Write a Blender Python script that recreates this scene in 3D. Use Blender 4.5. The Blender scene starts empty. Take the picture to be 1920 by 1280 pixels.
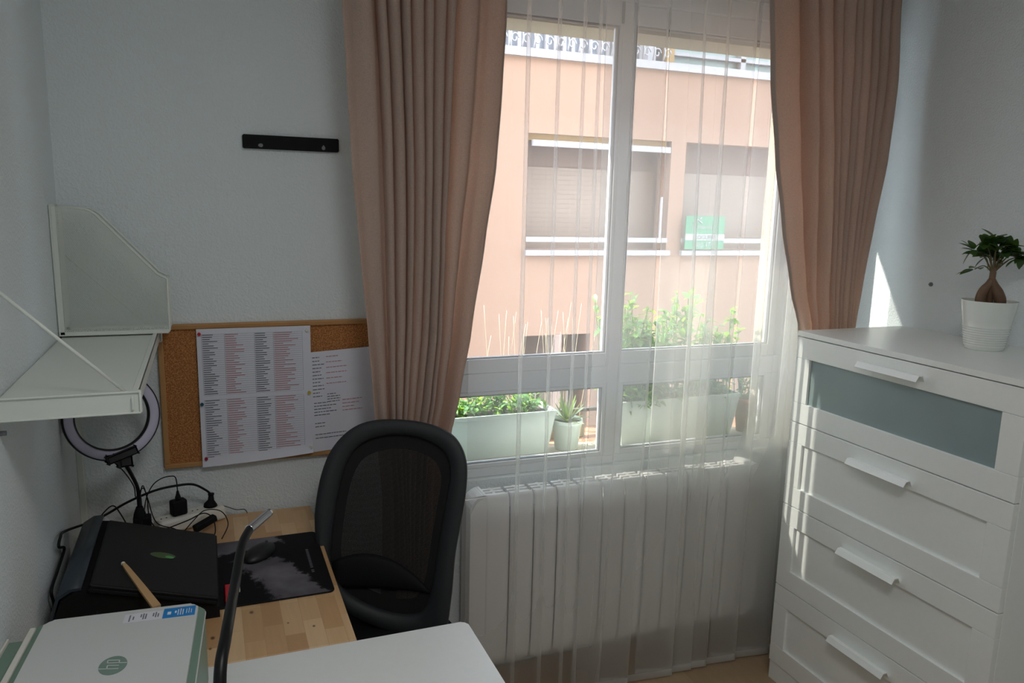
import bpy, bmesh, math, random
from mathutils import Vector, Matrix
random.seed(7)
R = math.radians
C = bpy.context.scene.collection
S = bpy.context.scene

# ------------------------------------------------------------------ camera
cam = bpy.data.cameras.new('camera'); camo = bpy.data.objects.new('camera', cam); C.objects.link(camo)
cam.sensor_width = 36; cam.lens = 27.256; cam.shift_y = 10.1/1920; cam.clip_start = .02
rt = Vector((.93074387, -.36489645, .02379962)); up = Vector((.04348421, .17506847, .98359552)); fw = Vector((.36307708, .9144406, -.17881114))
camo.matrix_world = Matrix(((rt.x, up.x, -fw.x, 0), (rt.y, up.y, -fw.y, 0), (rt.z, up.z, -fw.z, 1.617), (0, 0, 0, 1)))
S.camera = camo

# ------------------------------------------------------------------ world, sun, exposure
SKY = 17.0; SUN = 38.0; EXPO = 0.0
w = bpy.data.worlds.new('sky'); S.world = w; w.use_nodes = True
bg = w.node_tree.nodes['Background']
bg.inputs[0].default_value = (.80, .90, 1.0, 1); bg.inputs[1].default_value = SKY
sun = bpy.data.lights.new('sun', 'SUN'); suno = bpy.data.objects.new('sun', sun); C.objects.link(suno)
sun.energy = SUN; sun.angle = R(.6); sun.color = (1, .93, .80)
SD = Vector((.60, -.33, -.58)).normalized()
suno.rotation_euler = SD.to_track_quat('-Z', 'Y').to_euler(); suno.location = (0, 6, 9)
# daylight portal in the window opening (helps sampling only)
pl = bpy.data.lights.new('window_portal', 'AREA'); plo = bpy.data.objects.new('window_portal', pl); C.objects.link(plo)
pl.shape = 'RECTANGLE'; pl.size = 1.5; pl.size_y = 1.5; pl.cycles.is_portal = True
plo.location = (1.32, 2.60, 1.47); plo.rotation_euler = (R(-90), 0, 0)
S.view_settings.view_transform = 'Standard'; S.view_settings.look = 'None'
S.view_settings.exposure = EXPO; S.view_settings.gamma = 1; S.view_settings.use_curve_mapping = False
S.cycles.use_denoising = True
S.cycles.max_bounces = 14; S.cycles.diffuse_bounces = 8; S.cycles.transparent_max_bounces = 40
S.cycles.transmission_bounces = 8; S.cycles.sample_clamp_indirect = 6

# ------------------------------------------------------------------ materials
def srgb(r, g, b):
    f = lambda c: ((c/255+.055)/1.055)**2.4 if c/255 > .04045 else c/255/12.92
    return (f(r), f(g), f(b), 1)
class NT:
    def __init__(s, name):
        s.m = bpy.data.materials.new(name); s.m.use_nodes = True; s.t = s.m.node_tree
        s.b = s.t.nodes['Principled BSDF']; s.out = s.t.nodes['Material Output']
    def n(s, typ, ins=None, **kw):
        nd = s.t.nodes.new(typ)
        for k, v in kw.items(): setattr(nd, k, v)
        for k, v in (ins or {}).items():
            if isinstance(v, bpy.types.NodeSocket): s.t.links.new(v, nd.inputs[k])
            else: nd.inputs[k].default_value = v
        return nd
    def math(s, op, a, b=0.0, c=0.0):
        return s.n('ShaderNodeMath', {0: a, 1: b, 2: c}, operation=op).outputs[0]
    def link(s, a, b): s.t.links.new(a, b)
    def coord(s, k='Object'): return s.n('ShaderNodeTexCoord').outputs[k]
    def ramp(s, fac, stops):
        r = s.n('ShaderNodeValToRGB', {0: fac})
        e = r.color_ramp.elements
        while len(e) < len(stops): e.new(.5)
        for q, (p, c) in zip(e, stops): q.position = p; q.color = c
        return r.outputs[0]
    def mix(s, f, a, b, bt='MIX'):
        nd = s.n('ShaderNodeMix', data_type='RGBA', blend_type=bt)
        for i, v in ((0, f), (6, a), (7, b)):
            if isinstance(v, bpy.types.NodeSocket): s.link(v, nd.inputs[i])
            else: nd.inputs[i].default_value = v
        return nd.outputs[2]
    def bump(s, h, strength, dist):
        nd = s.n('ShaderNodeBump', {'Height': h, 'Strength': strength, 'Distance': dist}); s.link(nd.outputs[0], s.b.inputs['Normal']); return nd
def simple(name, col, rough=.5, metal=0, spec=.5, noise=0, nscale=60, var=0, aniso=None, coat=0):
    k = NT(name)
    k.b.inputs['Roughness'].default_value = rough; k.b.inputs['Metallic'].default_value = metal
    k.b.inputs['Specular IOR Level'].default_value = spec
    k.b.inputs['Coat Weight'].default_value = coat
    nz = k.n('ShaderNodeTexNoise', {'Vector': k.coord(), 'Scale': nscale, 'Detail': 5.0})
    v = .03 + var
    c2 = tuple(max(0, x*(1-v)) for x in col[:3]) + (1,)
    k.link(k.mix(nz.outputs[0], col, c2), k.b.inputs['Base Color'])
    if noise: k.bump(nz.outputs[0], .6, noise)
    return k.m
M = {}
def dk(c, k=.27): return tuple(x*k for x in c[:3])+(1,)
def wallmat(name, col):
    k = NT(name); co = k.coord()
    n1 = k.n('ShaderNodeTexNoise', {'Vector': co, 'Scale': 150.0, 'Detail': 3.0, 'Roughness': .6})
    n2 = k.n('ShaderNodeTexNoise', {'Vector': co, 'Scale': 3.0, 'Detail': 3.0})
    k.link(k.mix(n2.outputs[0], col, tuple(x*.96 for x in col[:3])+(1,)), k.b.inputs['Base Color'])
    h = k.ramp(n1.outputs[0], [(.42, (0, 0, 0, 1)), (.66, (1, 1, 1, 1))])
    k.bump(h, .55, .0022); k.b.inputs['Roughness'].default_value = .75; k.b.inputs['Specular IOR Level'].default_value = .3
    return k.m
M['wall'] = wallmat('painted_plaster', srgb(228, 236, 239))
M['ceil'] = wallmat('ceiling_paint', srgb(242, 243, 243))
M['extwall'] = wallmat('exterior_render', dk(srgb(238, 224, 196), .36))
M['alu'] = simple('white_lacquered_aluminium', srgb(226, 229, 234), .35, var=.02)
M['gasket'] = simple('grey_gasket', srgb(120, 122, 128), .6)
M['lac'] = simple('white_foil_furniture', srgb(245, 248, 247), .32, var=.01)
M['whitedesk'] = simple('white_desk_foil', srgb(235, 237, 237), .38, var=.01)
M['steelwhite'] = simple('white_powder_coat', srgb(222, 226, 220), .4)
M['rad'] = simple('white_radiator_enamel', srgb(224, 222, 222), .35)
M['radgap'] = simple('radiator_core_grey', srgb(120, 120, 122), .5)
M['black'] = simple('black_plastic', srgb(22, 23, 25), .45)
M['blackmatt'] = simple('matt_black_plastic', srgb(17, 18, 20), .75, spec=.25)
M['cable'] = simple('black_rubber', srgb(16, 17, 19), .6, spec=.3)
M['chrome'] = simple('brushed_silver', srgb(205, 206, 212), .22, metal=1)
M['goose'] = simple('black_gooseneck_skin', srgb(12, 13, 15), .38, spec=.22)
M['diffuser'] = simple('milky_diffuser', srgb(196, 192, 214), .5)
M['paper'] = simple('white_paper', srgb(222, 224, 236), .8)
M['inkblack'] = simple('black_print', srgb(104, 106, 114), .8)
M['inkred'] = simple('red_print', srgb(196, 136, 144), .8)
M['inkgrey'] = simple('grey_print', srgb(150, 152, 162), .8)
M['ceramic'] = simple('white_glazed_ceramic', srgb(232, 236, 232), .18, coat=.3)
M['soil'] = simple('potting_soil', srgb(52, 40, 30), .95, noise=.004, nscale=120, var=.5)
M['bark'] = simple('smooth_brown_bark', srgb(126, 98, 76), .6, noise=.002, nscale=50, var=.35)
M['twig'] = simple('green_brown_twig', srgb(104, 92, 62), .7)
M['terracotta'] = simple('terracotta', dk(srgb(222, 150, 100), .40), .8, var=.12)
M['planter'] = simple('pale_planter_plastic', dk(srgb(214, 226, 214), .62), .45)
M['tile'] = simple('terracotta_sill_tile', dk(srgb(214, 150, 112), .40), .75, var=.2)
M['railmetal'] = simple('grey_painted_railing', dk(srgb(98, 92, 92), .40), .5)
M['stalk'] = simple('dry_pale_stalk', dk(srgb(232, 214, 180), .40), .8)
M['red'] = simple('red_plastic', srgb(200, 30, 44), .4)
M['blue'] = simple('teal_blue_plastic', srgb(20, 78, 100), .35)
M['yellow'] = simple('yellow_plastic', srgb(206, 182, 60), .35)
M['magenta'] = simple('crimson_plastic', srgb(170, 24, 70), .35)
M['whitep'] = simple('white_plastic', srgb(226, 224, 216), .4)
M['sage'] = simple('sage_green_plastic', srgb(118, 144, 130), .42)
M['printerwhite'] = simple('printer_white_plastic', srgb(206, 209, 209), .55, noise=.0002, nscale=900)
M['logogreen'] = simple('logo_grey_green', srgb(122, 146, 137), .5)
M['stickerblue'] = simple('sticker_blue', srgb(26, 132, 206), .4)
M['stickerwhite'] = simple('sticker_white', srgb(226, 226, 236), .4)
M['bluegrey'] = simple('blue_grey_plastic', srgb(52, 62, 72), .38)
M['lidtex'] = simple('leather_grain_black', srgb(30, 31, 32), .62, noise=.0006, nscale=700, spec=.35)
M['oval'] = simple('oval_green_badge', srgb(70, 96, 60), .35)
M['oval2'] = simple('oval_badge_glint', srgb(90, 168, 96), .3)
M['stick'] = simple('pale_beech', srgb(206, 168, 122), .55, var=.12, nscale=30)
M['seatfab'] = simple('dark_grey_upholstery', srgb(34, 36, 39), .95, noise=.0008, nscale=500, spec=.1)
M['frameplast'] = simple('charcoal_chair_plastic', srgb(38, 41, 45), .6)
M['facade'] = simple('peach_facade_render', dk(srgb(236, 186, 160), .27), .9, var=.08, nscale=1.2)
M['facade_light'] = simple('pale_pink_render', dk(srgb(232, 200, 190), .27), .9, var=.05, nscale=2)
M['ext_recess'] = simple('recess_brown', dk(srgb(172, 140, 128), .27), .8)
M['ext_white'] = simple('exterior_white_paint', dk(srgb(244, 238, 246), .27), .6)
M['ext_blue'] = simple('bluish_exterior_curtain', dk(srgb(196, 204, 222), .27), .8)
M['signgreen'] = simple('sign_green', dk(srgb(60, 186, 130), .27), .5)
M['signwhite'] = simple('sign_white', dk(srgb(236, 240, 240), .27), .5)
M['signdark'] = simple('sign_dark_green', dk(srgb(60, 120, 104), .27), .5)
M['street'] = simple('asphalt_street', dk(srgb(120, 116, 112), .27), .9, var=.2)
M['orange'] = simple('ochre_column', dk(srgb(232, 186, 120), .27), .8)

def slats(name, col, pitch, depth, axis='Z'):
    k = NT(name); sx = k.n('ShaderNodeSeparateXYZ', {0: k.coord()})
    f = k.math('FRACT', k.math('DIVIDE', sx.outputs[axis], pitch))
    line = k.math('LESS_THAN', f, .12)
    k.link(k.mix(line, col, tuple(x*.72 for x in col[:3])+(1,)), k.b.inputs['Base Color'])
    k.bump(f, .5, depth); k.b.inputs['Roughness'].default_value = .6
    return k.m
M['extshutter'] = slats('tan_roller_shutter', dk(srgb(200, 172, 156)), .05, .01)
M['shutter'] = slats('grey_roller_shutter', srgb(206, 204, 200), .042, .006)

def woodblock(name, sw, sl, cols, gs, swap=False, rough=.4, knots=(), cm=.5):
    k = NT(name); sx = k.n('ShaderNodeSeparateXYZ', {0: k.coord()})
    a, b = (sx.outputs['Y'], sx.outputs['X']) if not swap else (sx.outputs['X'], sx.outputs['Y'])
    v = k.n('ShaderNodeCombineXYZ', {0: a, 1: b, 2: 0.0}).outputs[0]
    br = k.n('ShaderNodeTexBrick', {'Vector': v, 'Color1': (0, 0, 0, 1), 'Color2': (1, 1, 1, 1), 'Mortar': (.45, .45, .45, 1), 'Scale': 1.0,
        'Mortar Size': .0004, 'Bias': 0.0, 'Brick Width': sl, 'Row Height': sw}, offset=.37, offset_frequency=2, squash=1.0)
    base = k.ramp(br.outputs['Color'], [(0, cols[0]), (.5, cols[1]), (1, cols[2])])
    gv = k.n('ShaderNodeCombineXYZ', {0: k.math('MULTIPLY', a, gs*.08), 1: k.math('MULTIPLY', b, gs), 2: k.math('MULTIPLY', br.outputs['Color'], 9.0)}).outputs[0]
    g = k.n('ShaderNodeTexNoise', {'Vector': gv, 'Scale': 1.0, 'Detail': 6.0, 'Distortion': .6})
    col = k.mix(k.math('MULTIPLY', g.outputs[0], .45), base, tuple(x*.55 for x in cols[1][:3])+(1,))
    col = k.mix(k.math('MULTIPLY', br.outputs['Fac'], .25), col, srgb(120, 88, 60))
    for kx, ky, kr in knots:
        dx = k.math('SUBTRACT', sx.outputs['X'], kx); dy = k.math('SUBTRACT', sx.outputs['Y'], ky)
        d = k.math('SQRT', k.math('ADD', k.math('MULTIPLY', dx, dx), k.math('MULTIPLY', k.math('MULTIPLY', dy, dy), .45)))
        f = k.n('ShaderNodeMapRange', {0: d, 1: kr*.35, 2: kr, 3: .85, 4: 0.0}).outputs[0]
        col = k.mix(f, col, srgb(82, 52, 34))
    k.link(col, k.b.inputs['Base Color']); k.b.inputs['Roughness'].default_value = rough
    k.bump(g.outputs[0], .15, .001)
    return k.m
M['birch'] = woodblock('birch_butcher_block', .040, .135, [srgb(192, 148, 104), srgb(214, 174, 128), srgb(232, 198, 156)], 90,
    knots=((.02, -.28, .006), (.015, -.32, .004), (.10, -.20, .006), (.22, -.30, .004), (.17, -.27, .003)))
M['floor'] = woodblock('oak_laminate', .19, 1.2, [srgb(176, 150, 120), srgb(188, 162, 130), srgb(198, 172, 140)], 60, rough=.45)
M['skirting'] = woodblock('oak_skirting', .19, 1.2, [srgb(166, 142, 118), srgb(172, 148, 124), srgb(180, 156, 132)], 60, swap=True)
M['pine'] = simple('pine_frame', srgb(196, 146, 92), .5, var=.2, nscale=25)
def cork():
    k = NT('cork'); n = k.n('ShaderNodeTexNoise', {'Vector': k.coord(), 'Scale': 420.0, 'Detail': 4.0})
    v = k.n('ShaderNodeTexVoronoi', {'Vector': k.coord(), 'Scale': 260.0})
    f = k.mix(.5, n.outputs[0], v.outputs['Distance'])
    k.link(k.ramp(f, [(.25, srgb(112, 70, 36)), (.5, srgb(172, 112, 62)), (.75, srgb(204, 148, 92))]), k.b.inputs['Base Color'])
    k.b.inputs['Roughness'].default_value = .9; k.bump(n.outputs[0], .5, .001); return k.m
M['cork'] = cork()

def cloth(name, col, tcol, trans, scale=900, bump=.0006, wz=1.0):
    k = NT(name); k.t.nodes.remove(k.b)
    co = k.coord(); mp = k.n('ShaderNodeMapping', {0: co, 3: (1, 1, .16)}).outputs[0]
    nz = k.n('ShaderNodeTexNoise', {'Vector': mp, 'Scale': scale, 'Detail': 3.0}).outputs[0]
    mp2 = k.n('ShaderNodeMapping', {0: co, 3: (.25, .25, 1.6)}).outputs[0]
    nz2 = k.n('ShaderNodeTexNoise', {'Vector': mp2, 'Scale': scale*.6, 'Detail': 3.0}).outputs[0]
    h = k.math('ADD', nz, nz2)
    f = k.math('MULTIPLY_ADD', h, .9, -.5)
    c = k.mix(f, tuple(x*.74 for x in col[:3])+(1,), col)
    t = k.mix(f, tuple(x*.60 for x in tcol[:3])+(1,), tcol)
    bp = k.n('ShaderNodeBump', {'Height': h, 'Strength': .4, 'Distance': bump}).outputs[0]
    d = k.n('ShaderNodeBsdfDiffuse', {0: c, 'Normal': bp}); tr = k.n('ShaderNodeBsdfTranslucent', {0: t, 'Normal': bp})
    mx = k.n('ShaderNodeMixShader', {0: trans, 1: d.outputs[0], 2: tr.outputs[0]})
    k.link(mx.outputs[0], k.out.inputs[0]); return k.m
M['linen'] = cloth('dusty_pink_linen', srgb(206, 188, 178), srgb(236, 180, 146), .34)
M['linenhem'] = cloth('dusty_pink_linen_double', srgb(186, 172, 164), srgb(170, 140, 120), .06)
def sheer(name, base):
    k = NT(name); k.t.nodes.remove(k.b)
    g = k.n('ShaderNodeNewGeometry')
    cosv = k.math('ABSOLUTE', k.n('ShaderNodeVectorMath', {0: g.outputs['Normal'], 1: g.outputs['Incoming']}, operation='DOT_PRODUCT').outputs['Value'])
    inv = k.math('DIVIDE', 1.0, k.math('MAXIMUM', cosv, .12))
    T = k.math('POWER', base, inv)
    op = k.math('SUBTRACT', 1.0, T)
    d = k.n('ShaderNodeBsdfDiffuse', {0: srgb(236, 236, 236)}); tr = k.n('ShaderNodeBsdfTranslucent', {0: srgb(246, 245, 242)})
    body = k.n('ShaderNodeMixShader', {0: .68, 1: d.outputs[0], 2: tr.outputs[0]})
    tp = k.n('ShaderNodeBsdfTransparent')
    mx = k.n('ShaderNodeMixShader', {0: op, 1: tp.outputs[0], 2: body.outputs[0]})
    k.link(mx.outputs[0], k.out.inputs[0]); return k.m
M['sheer'] = sheer('white_voile', .77)
M['sheerhem'] = sheer('white_voile_hem', .38)
def glass():
    k = NT('window_glass'); k.t.nodes.remove(k.b)
    fr = k.n('ShaderNodeFresnel', {0: 1.45})
    gl = k.n('ShaderNodeBsdfGlossy', {0: (1, 1, 1, 1), 1: .02}); tp = k.n('ShaderNodeBsdfTransparent', {0: (.95, .97, .97, 1)})
    mx = k.n('ShaderNodeMixShader', {0: k.math('MULTIPLY', fr.outputs[0], .8), 1: tp.outputs[0], 2: gl.outputs[0]})
    k.link(mx.outputs[0], k.out.inputs[0]); return k.m
M['glass'] = glass()
def frosted():
    k = NT('frosted_glass_insert'); k.b.inputs['Roughness'].default_value = .28
    k.b.inputs['Base Color'].default_value = srgb(128, 150, 150); k.b.inputs['Coat Weight'].default_value = .4; k.b.inputs['Coat Roughness'].default_value = .22
    sx = k.n('ShaderNodeSeparateXYZ', {0: k.coord()})
    n = k.n('ShaderNodeTexNoise', {'Vector': k.coord(), 'Scale': 6.0, 'Detail': 2.0})
    k.link(k.mix(n.outputs[0], srgb(132, 150, 152), srgb(150, 168, 170)), k.b.inputs['Base Color']); return k.m
M['frosted'] = frosted()
def netmat(name, col, pitch, fill, plane='XZ', rough=.5):
    k = NT(name); sx = k.n('ShaderNodeSeparateXYZ', {0: k.coord()})
    a = sx.outputs[plane[0]]; b = sx.outputs[plane[1]]
    u = k.math('ADD', k.math('MULTIPLY', a, 1.5), b); v = k.math('SUBTRACT', k.math('MULTIPLY', a, 1.5), b)
    fu = k.math('LESS_THAN', k.math('FRACT', k.math('DIVIDE', u, pitch)), fill)
    fv = k.math('LESS_THAN', k.math('FRACT', k.math('DIVIDE', v, pitch)), fill)
    s = k.math('MAXIMUM', fu, fv)
    k.b.inputs['Base Color'].default_value = col; k.b.inputs['Roughness'].default_value = rough
    k.link(s, k.b.inputs['Alpha']); return k.m
M['net'] = netmat('white_expanded_mesh', srgb(216, 220, 214), .0066, .23)
M['nety'] = netmat('white_expanded_mesh_side', srgb(216, 220, 214), .0062, .27, 'YZ')
M['chairnet'] = netmat('black_mesh_fabric', srgb(14, 14, 15), .0030, .66, 'XZ', .8)
def leafmat(name, c1, c2, trans=.35):
    k = NT(name); k.t.nodes.remove(k.b)
    n = k.n('ShaderNodeTexNoise', {'Vector': k.coord(), 'Scale': 25.0}).outputs[0]
    c = k.mix(n, c1, c2)
    pb = k.n('ShaderNodeBsdfPrincipled', {'Base Color': c, 'Roughness': .4})
    tr = k.n('ShaderNodeBsdfTranslucent', {0: k.mix(.5, c, srgb(170, 210, 60))})
    mx = k.n('ShaderNodeMixShader', {0: trans, 1: pb.outputs[0], 2: tr.outputs[0]}); k.link(mx.outputs[0], k.out.inputs[0]); return k.m
M['ficus'] = leafmat('dark_green_leaf', srgb(34, 62, 36), srgb(62, 98, 50), .18)
M['herb'] = leafmat('fresh_green_leaf', srgb(40, 84, 36), srgb(84, 124, 46), .42)
M['aloe'] = leafmat('grey_green_succulent', srgb(52, 68, 50), srgb(80, 88, 62), .2)
def padmat():
    k = NT('printed_mouse_pad'); co = k.coord(); sx = k.n('ShaderNodeSeparateXYZ', {0: co})
    n = k.n('ShaderNodeTexNoise', {'Vector': co, 'Scale': 30.0, 'Detail': 8.0, 'Roughness': .7}).outputs[0]
    n2 = k.n('ShaderNodeTexNoise', {'Vector': co, 'Scale': 9.0, 'Detail': 4.0}).outputs[0]
    x, y = sx.outputs['X'], sx.outputs['Y']
    e1 = k.math('ADD', k.math('MULTIPLY', k.math('ADD', x, .084), .937), k.math('MULTIPLY', k.math('SUBTRACT', y, .04), .349))
    e2 = k.math('SUBTRACT', 0.0, k.math('ADD', k.math('MULTIPLY', k.math('SUBTRACT', x, .030), .92), k.math('MULTIPLY', k.math('SUBTRACT', y, .04), .39)))
    a = k.math('MINIMUM', k.math('MINIMUM', e1, e2), k.math('SUBTRACT', .045, y))
    c = k.math('MINIMUM', k.math('SUBTRACT', y, k.math('MULTIPLY_ADD', x, .25, .115)), k.math('SUBTRACT', .04, x))
    m = k.math('MAXIMUM', a, c)
    m = k.math('ADD', m, k.math('MULTIPLY_ADD', n, .10, -.05))
    f = k.n('ShaderNodeMapRange', {0: m, 1: 0.0, 2: .012}).outputs[0]
    grey = k.ramp(n2, [(.3, srgb(70, 68, 74)), (.7, srgb(122, 118, 124))])
    k.link(k.mix(f, srgb(20, 20, 24), grey), k.b.inputs['Base Color']); k.b.inputs['Roughness'].default_value = .85
    k.b.inputs['Specular IOR Level'].default_value = .2; return k.m
M['pad'] = padmat()

# ------------------------------------------------------------------ mesh helpers
class MB:
    def __init__(s): s.bm = bmesh.new()
    def _set(s, faces, mi, smooth):
        for f in faces: f.material_index = mi; f.smooth = smooth
    def box(s, x0, x1, y0, y1, z0, z1, bev=0, mi=0, mat=None):
        r = bmesh.ops.create_cube(s.bm, size=1); vs = r['verts']
        for v in vs: v.co = Vector(((x0+x1)/2+v.co.x*(x1-x0), (y0+y1)/2+v.co.y*(y1-y0), (z0+z1)/2+v.co.z*(z1-z0)))
        if mat is not None:
            for v in vs: v.co = mat @ v.co
        fs = list({f for v in vs for f in v.link_faces})
        s._set(fs, mi, False)
        if bev:
            es = list({e for v in vs for e in v.link_edges})
            q = bmesh.ops.bevel(s.bm, geom=es, offset=bev, segments=3, profile=.5, affect='EDGES')
            s._set(q['faces'], mi, True)
        return s
    def poly(s, pts, mi=0, smooth=False):
        f = s.bm.faces.new([s.bm.verts.new(p) for p in pts]); f.material_index = mi; f.smooth = smooth; return s
    def prism(s, pts, vec, mi=0, smooth=False):
        """closed 3D polygon pts extruded by vec"""
        vec = Vector(vec); a = [s.bm.verts.new(p) for p in pts]; b = [s.bm.verts.new(Vector(p)+vec) for p in pts]
        n = len(a); fs = [s.bm.faces.new(a), s.bm.faces.new(b[::-1])]
        s._set(fs, mi, False)
        sd = [s.bm.faces.new((a[i], b[i], b[(i+1) % n], a[(i+1) % n])) for i in range(n)]
        s._set(sd, mi, smooth); return s
    def tube(s, path, rad, seg=10, mi=0, closed=False, caps=True):
        P = [Vector(p) for p in path]; n = len(P)
        if not hasattr(rad, '__len__'): rad = [rad]*n
        rings = []; prev = None
        for i, p in enumerate(P):
            if closed: t = P[(i+1) % n]-P[i-1]
            else: t = P[min(i+1, n-1)]-P[max(i-1, 0)]
            t.normalize()
            if prev is None:
                a = Vector((0, 0, 1)) if abs(t.z) < .9 else Vector((1, 0, 0)); u = t.cross(a).normalized()
            else:
                u = (prev-t*prev.dot(t)).normalized()
            prev = u; v = t.cross(u)
            rings.append([s.bm.verts.new(p+(u*math.cos(2*math.pi*k/seg)+v*math.sin(2*math.pi*k/seg))*rad[i]) for k in range(seg)])
        m = n if closed else n-1
        for i in range(m):
            a, b = rings[i], rings[(i+1) % n]
            for k in range(seg):
                f = s.bm.faces.new((a[k], a[(k+1) % seg], b[(k+1) % seg], b[k])); f.smooth = True; f.material_index = mi
        if caps and not closed:
            s._set([s.bm.faces.new(rings[0][::-1]), s.bm.faces.new(rings[-1])], mi, False)
        return s
    def lathe(s, prof, c=(0, 0, 0), seg=48, mi=0, smooth=True):
        rings = []
        for r, z in prof:
            rings.append([s.bm.verts.new((c[0]+max(r, 1e-5)*math.cos(2*math.pi*k/seg), c[1]+max(r, 1e-5)*math.sin(2*math.pi*k/seg), c[2]+z)) for k in range(seg)])
        for a, b in zip(rings, rings[1:]):
            for k in range(seg):
                f = s.bm.faces.new((a[k], a[(k+1) % seg], b[(k+1) % seg], b[k])); f.smooth = smooth; f.material_index = mi
        return s
    def grid(s, fn, nu, nv, mi=0, closeu=False):
        V = [[s.bm.verts.new(fn(i/(nu if closeu else nu-1), j/(nv-1))) for j in range(nv)] for i in range(nu)]
        for i in range(nu if closeu else nu-1):
            for j in range(nv-1):
                f = s.bm.faces.new((V[i][j], V[(i+1) % nu][j], V[(i+1) % nu][j+1], V[i][j+1])); f.smooth = True; f.material_index = mi
        return s
    def ball(s, c, r, sc=(1, 1, 1), mi=0, mat=None):
        q = bmesh.ops.create_icosphere(s.bm, subdivisions=3, radius=1)
        for v in q['verts']:
            v.co = Vector((v.co.x*r*sc[0], v.co.y*r*sc[1], v.co.z*r*sc[2]))
            if mat is not None: v.co = mat @ v.co
            v.co += Vector(c)
        s._set({f for v in q['verts'] for f in v.link_faces}, mi, True); return s
def smoothpath(pts, n=8, closed=False):
    P = [Vector(p) for p in pts]; m = len(P); out = []
    rng = range(m) if closed else range(m-1)
    for i in rng:
        if closed: a, b, c, d = P[i-1], P[i], P[(i+1) % m], P[(i+2) % m]
        else: a, b, c, d = P[max(i-1, 0)], P[i], P[i+1], P[min(i+2, m-1)]
        for k in range(n):
            t = k/n
            out.append(.5*((2*b)+(c-a)*t+(2*a-5*b+4*c-d)*t*t+(3*b-a-3*c+d)*t**3))
    if not closed: out.append(P[-1])
    return out
def tag(o, label=None, cat=None, group=None, kind=None):
    if label: o['label'] = label
    if cat: o['category'] = cat
    if group: o['group'] = group
    if kind: o['kind'] = kind
    return o
def thing(name, loc, label, cat, group=None, rz=0):
    o = bpy.data.objects.new(name, None); C.objects.link(o); o.empty_display_size = .05
    o.location = loc; o.rotation_euler = (0, 0, rz)
    return tag(o, label, cat, group)
def wm(o):
    m = Matrix.LocRotScale(o.location, o.rotation_euler, o.scale)
    return wm(o.parent) @ m if o.parent else m
def obj(name, mb, mats, parent=None, origin=None, label=None, cat=None, group=None, kind=None, solid=None):
    """link the mesh (built in world space) as one object; its origin goes to its parent's or its own base"""
    bm = mb.bm; bmesh.ops.recalc_face_normals(bm, faces=bm.faces)
    if parent is not None:
        inv = wm(parent).inverted(); bm.transform(inv); loc = Vector((0, 0, 0))
    else:
        if origin is None:
            xs = [v.co for v in bm.verts]
            origin = Vector(((min(v.x for v in xs)+max(v.x for v in xs))/2, (min(v.y for v in xs)+max(v.y for v in xs))/2, min(v.z for v in xs)))
        loc = Vector(origin); bm.transform(Matrix.Translation(-loc))
    me = bpy.data.meshes.new(name); bm.to_mesh(me); bm.free()
    o = bpy.data.objects.new(name, me); C.objects.link(o)
    for m in (mats if isinstance(mats, (list, tuple)) else [mats]): me.materials.append(m)
    if parent is not None: o.parent = parent
    o.location = loc
    if solid:
        md = o.modifiers.new('thickness', 'SOLIDIFY'); md.thickness = solid; md.offset = 0
    return tag(o, label, cat, group, kind)
def struct(name, mb, m, parent=None): return obj(name, mb, m, parent, kind='structure' if parent is None else None)
def text(name, body, size, m, parent, M4, extrude=.0003):
    cu = bpy.data.curves.new(name, 'FONT'); cu.body = body; cu.size = size; cu.extrude = extrude
    cu.align_x = 'CENTER'; cu.align_y = 'CENTER'; cu.materials.append(m)
    o = bpy.data.objects.new(name, cu); C.objects.link(o)
    dg = bpy.context.evaluated_depsgraph_get(); me = bpy.data.meshes.new_from_object(o.evaluated_get(dg)); bpy.data.objects.remove(o)
    o = bpy.data.objects.new(name, me); C.objects.link(o)
    if not me.materials: me.materials.append(m)
    o.parent = parent; o.matrix_local = wm(parent).inverted() @ M4
    return o

# ------------------------------------------------------------------ the room
XL, XR, YW, YB, ZC = -.341, 2.24, 2.25, -1.3, 2.55
OX0, OX1, OZ0, OZ1, YO = .60, 2.05, .745, 2.30, 2.52      # window opening, outer face of the wall
struct('floor', MB().box(XL-.1, XR+.1, YB-.1, YW+.05, -.1, 0), M['floor'])
struct('ceiling', MB().box(XL-.1, XR+.1, YB-.1, YW+.05, ZC, ZC+.1), M['ceil'])
struct('wall_left', MB().box(XL-.12, XL, YB-.1, YW+.001, -.05, ZC+.05), M['wall'])
struct('wall_right', MB().box(XR, XR+.12, YB-.1, YW+.001, -.05, ZC+.05), M['wall'])
struct('wall_rear', MB().box(XL-.1, XR+.1, YB-.12, YB, -.05, ZC+.05), M['wall'])
b = MB()
def wallring(b, y0, y1, x0, x1, z0, z1, oz1):
    b.box(x0, OX0, y0, y1, z0, z1); b.box(OX1, x1, y0, y1, z0, z1)
    b.box(OX0, OX1, y0, y1, z0, OZ0); b.box(OX0, OX1, y0, y1, oz1, z1)
wallring(b, YW, YW+.05, XL-.12, XR+.12, -.05, ZC+.05, OZ1)
struct('wall_window', b, M['wall'])
b = MB(); wallring(b, YW+.05, 2.36, -3.5, 7, -4, 7, OZ1); wallring(b, 2.36, YO, -3.5, 7, -4, 7, 2.185)
struct('wall_exterior', b, M['extwall'])
struct('trim_1', MB().box(XL, XL+.016, YW-.012, YW, 0, 1.2, .002), M['steelwhite'])
struct('baseboard_window', MB().box(XL, XR, YW-.014, YW, 0, .075, .003), M['skirting'])
struct('baseboard_left', MB().box(XL, XL+.014, YB, YW-.014, 0, .075, .003), M['skirting'])
struct('baseboard_right', MB().box(XR-.014, XR, YB, YW-.014, 0, .075, .003), M['skirting'])

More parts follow.
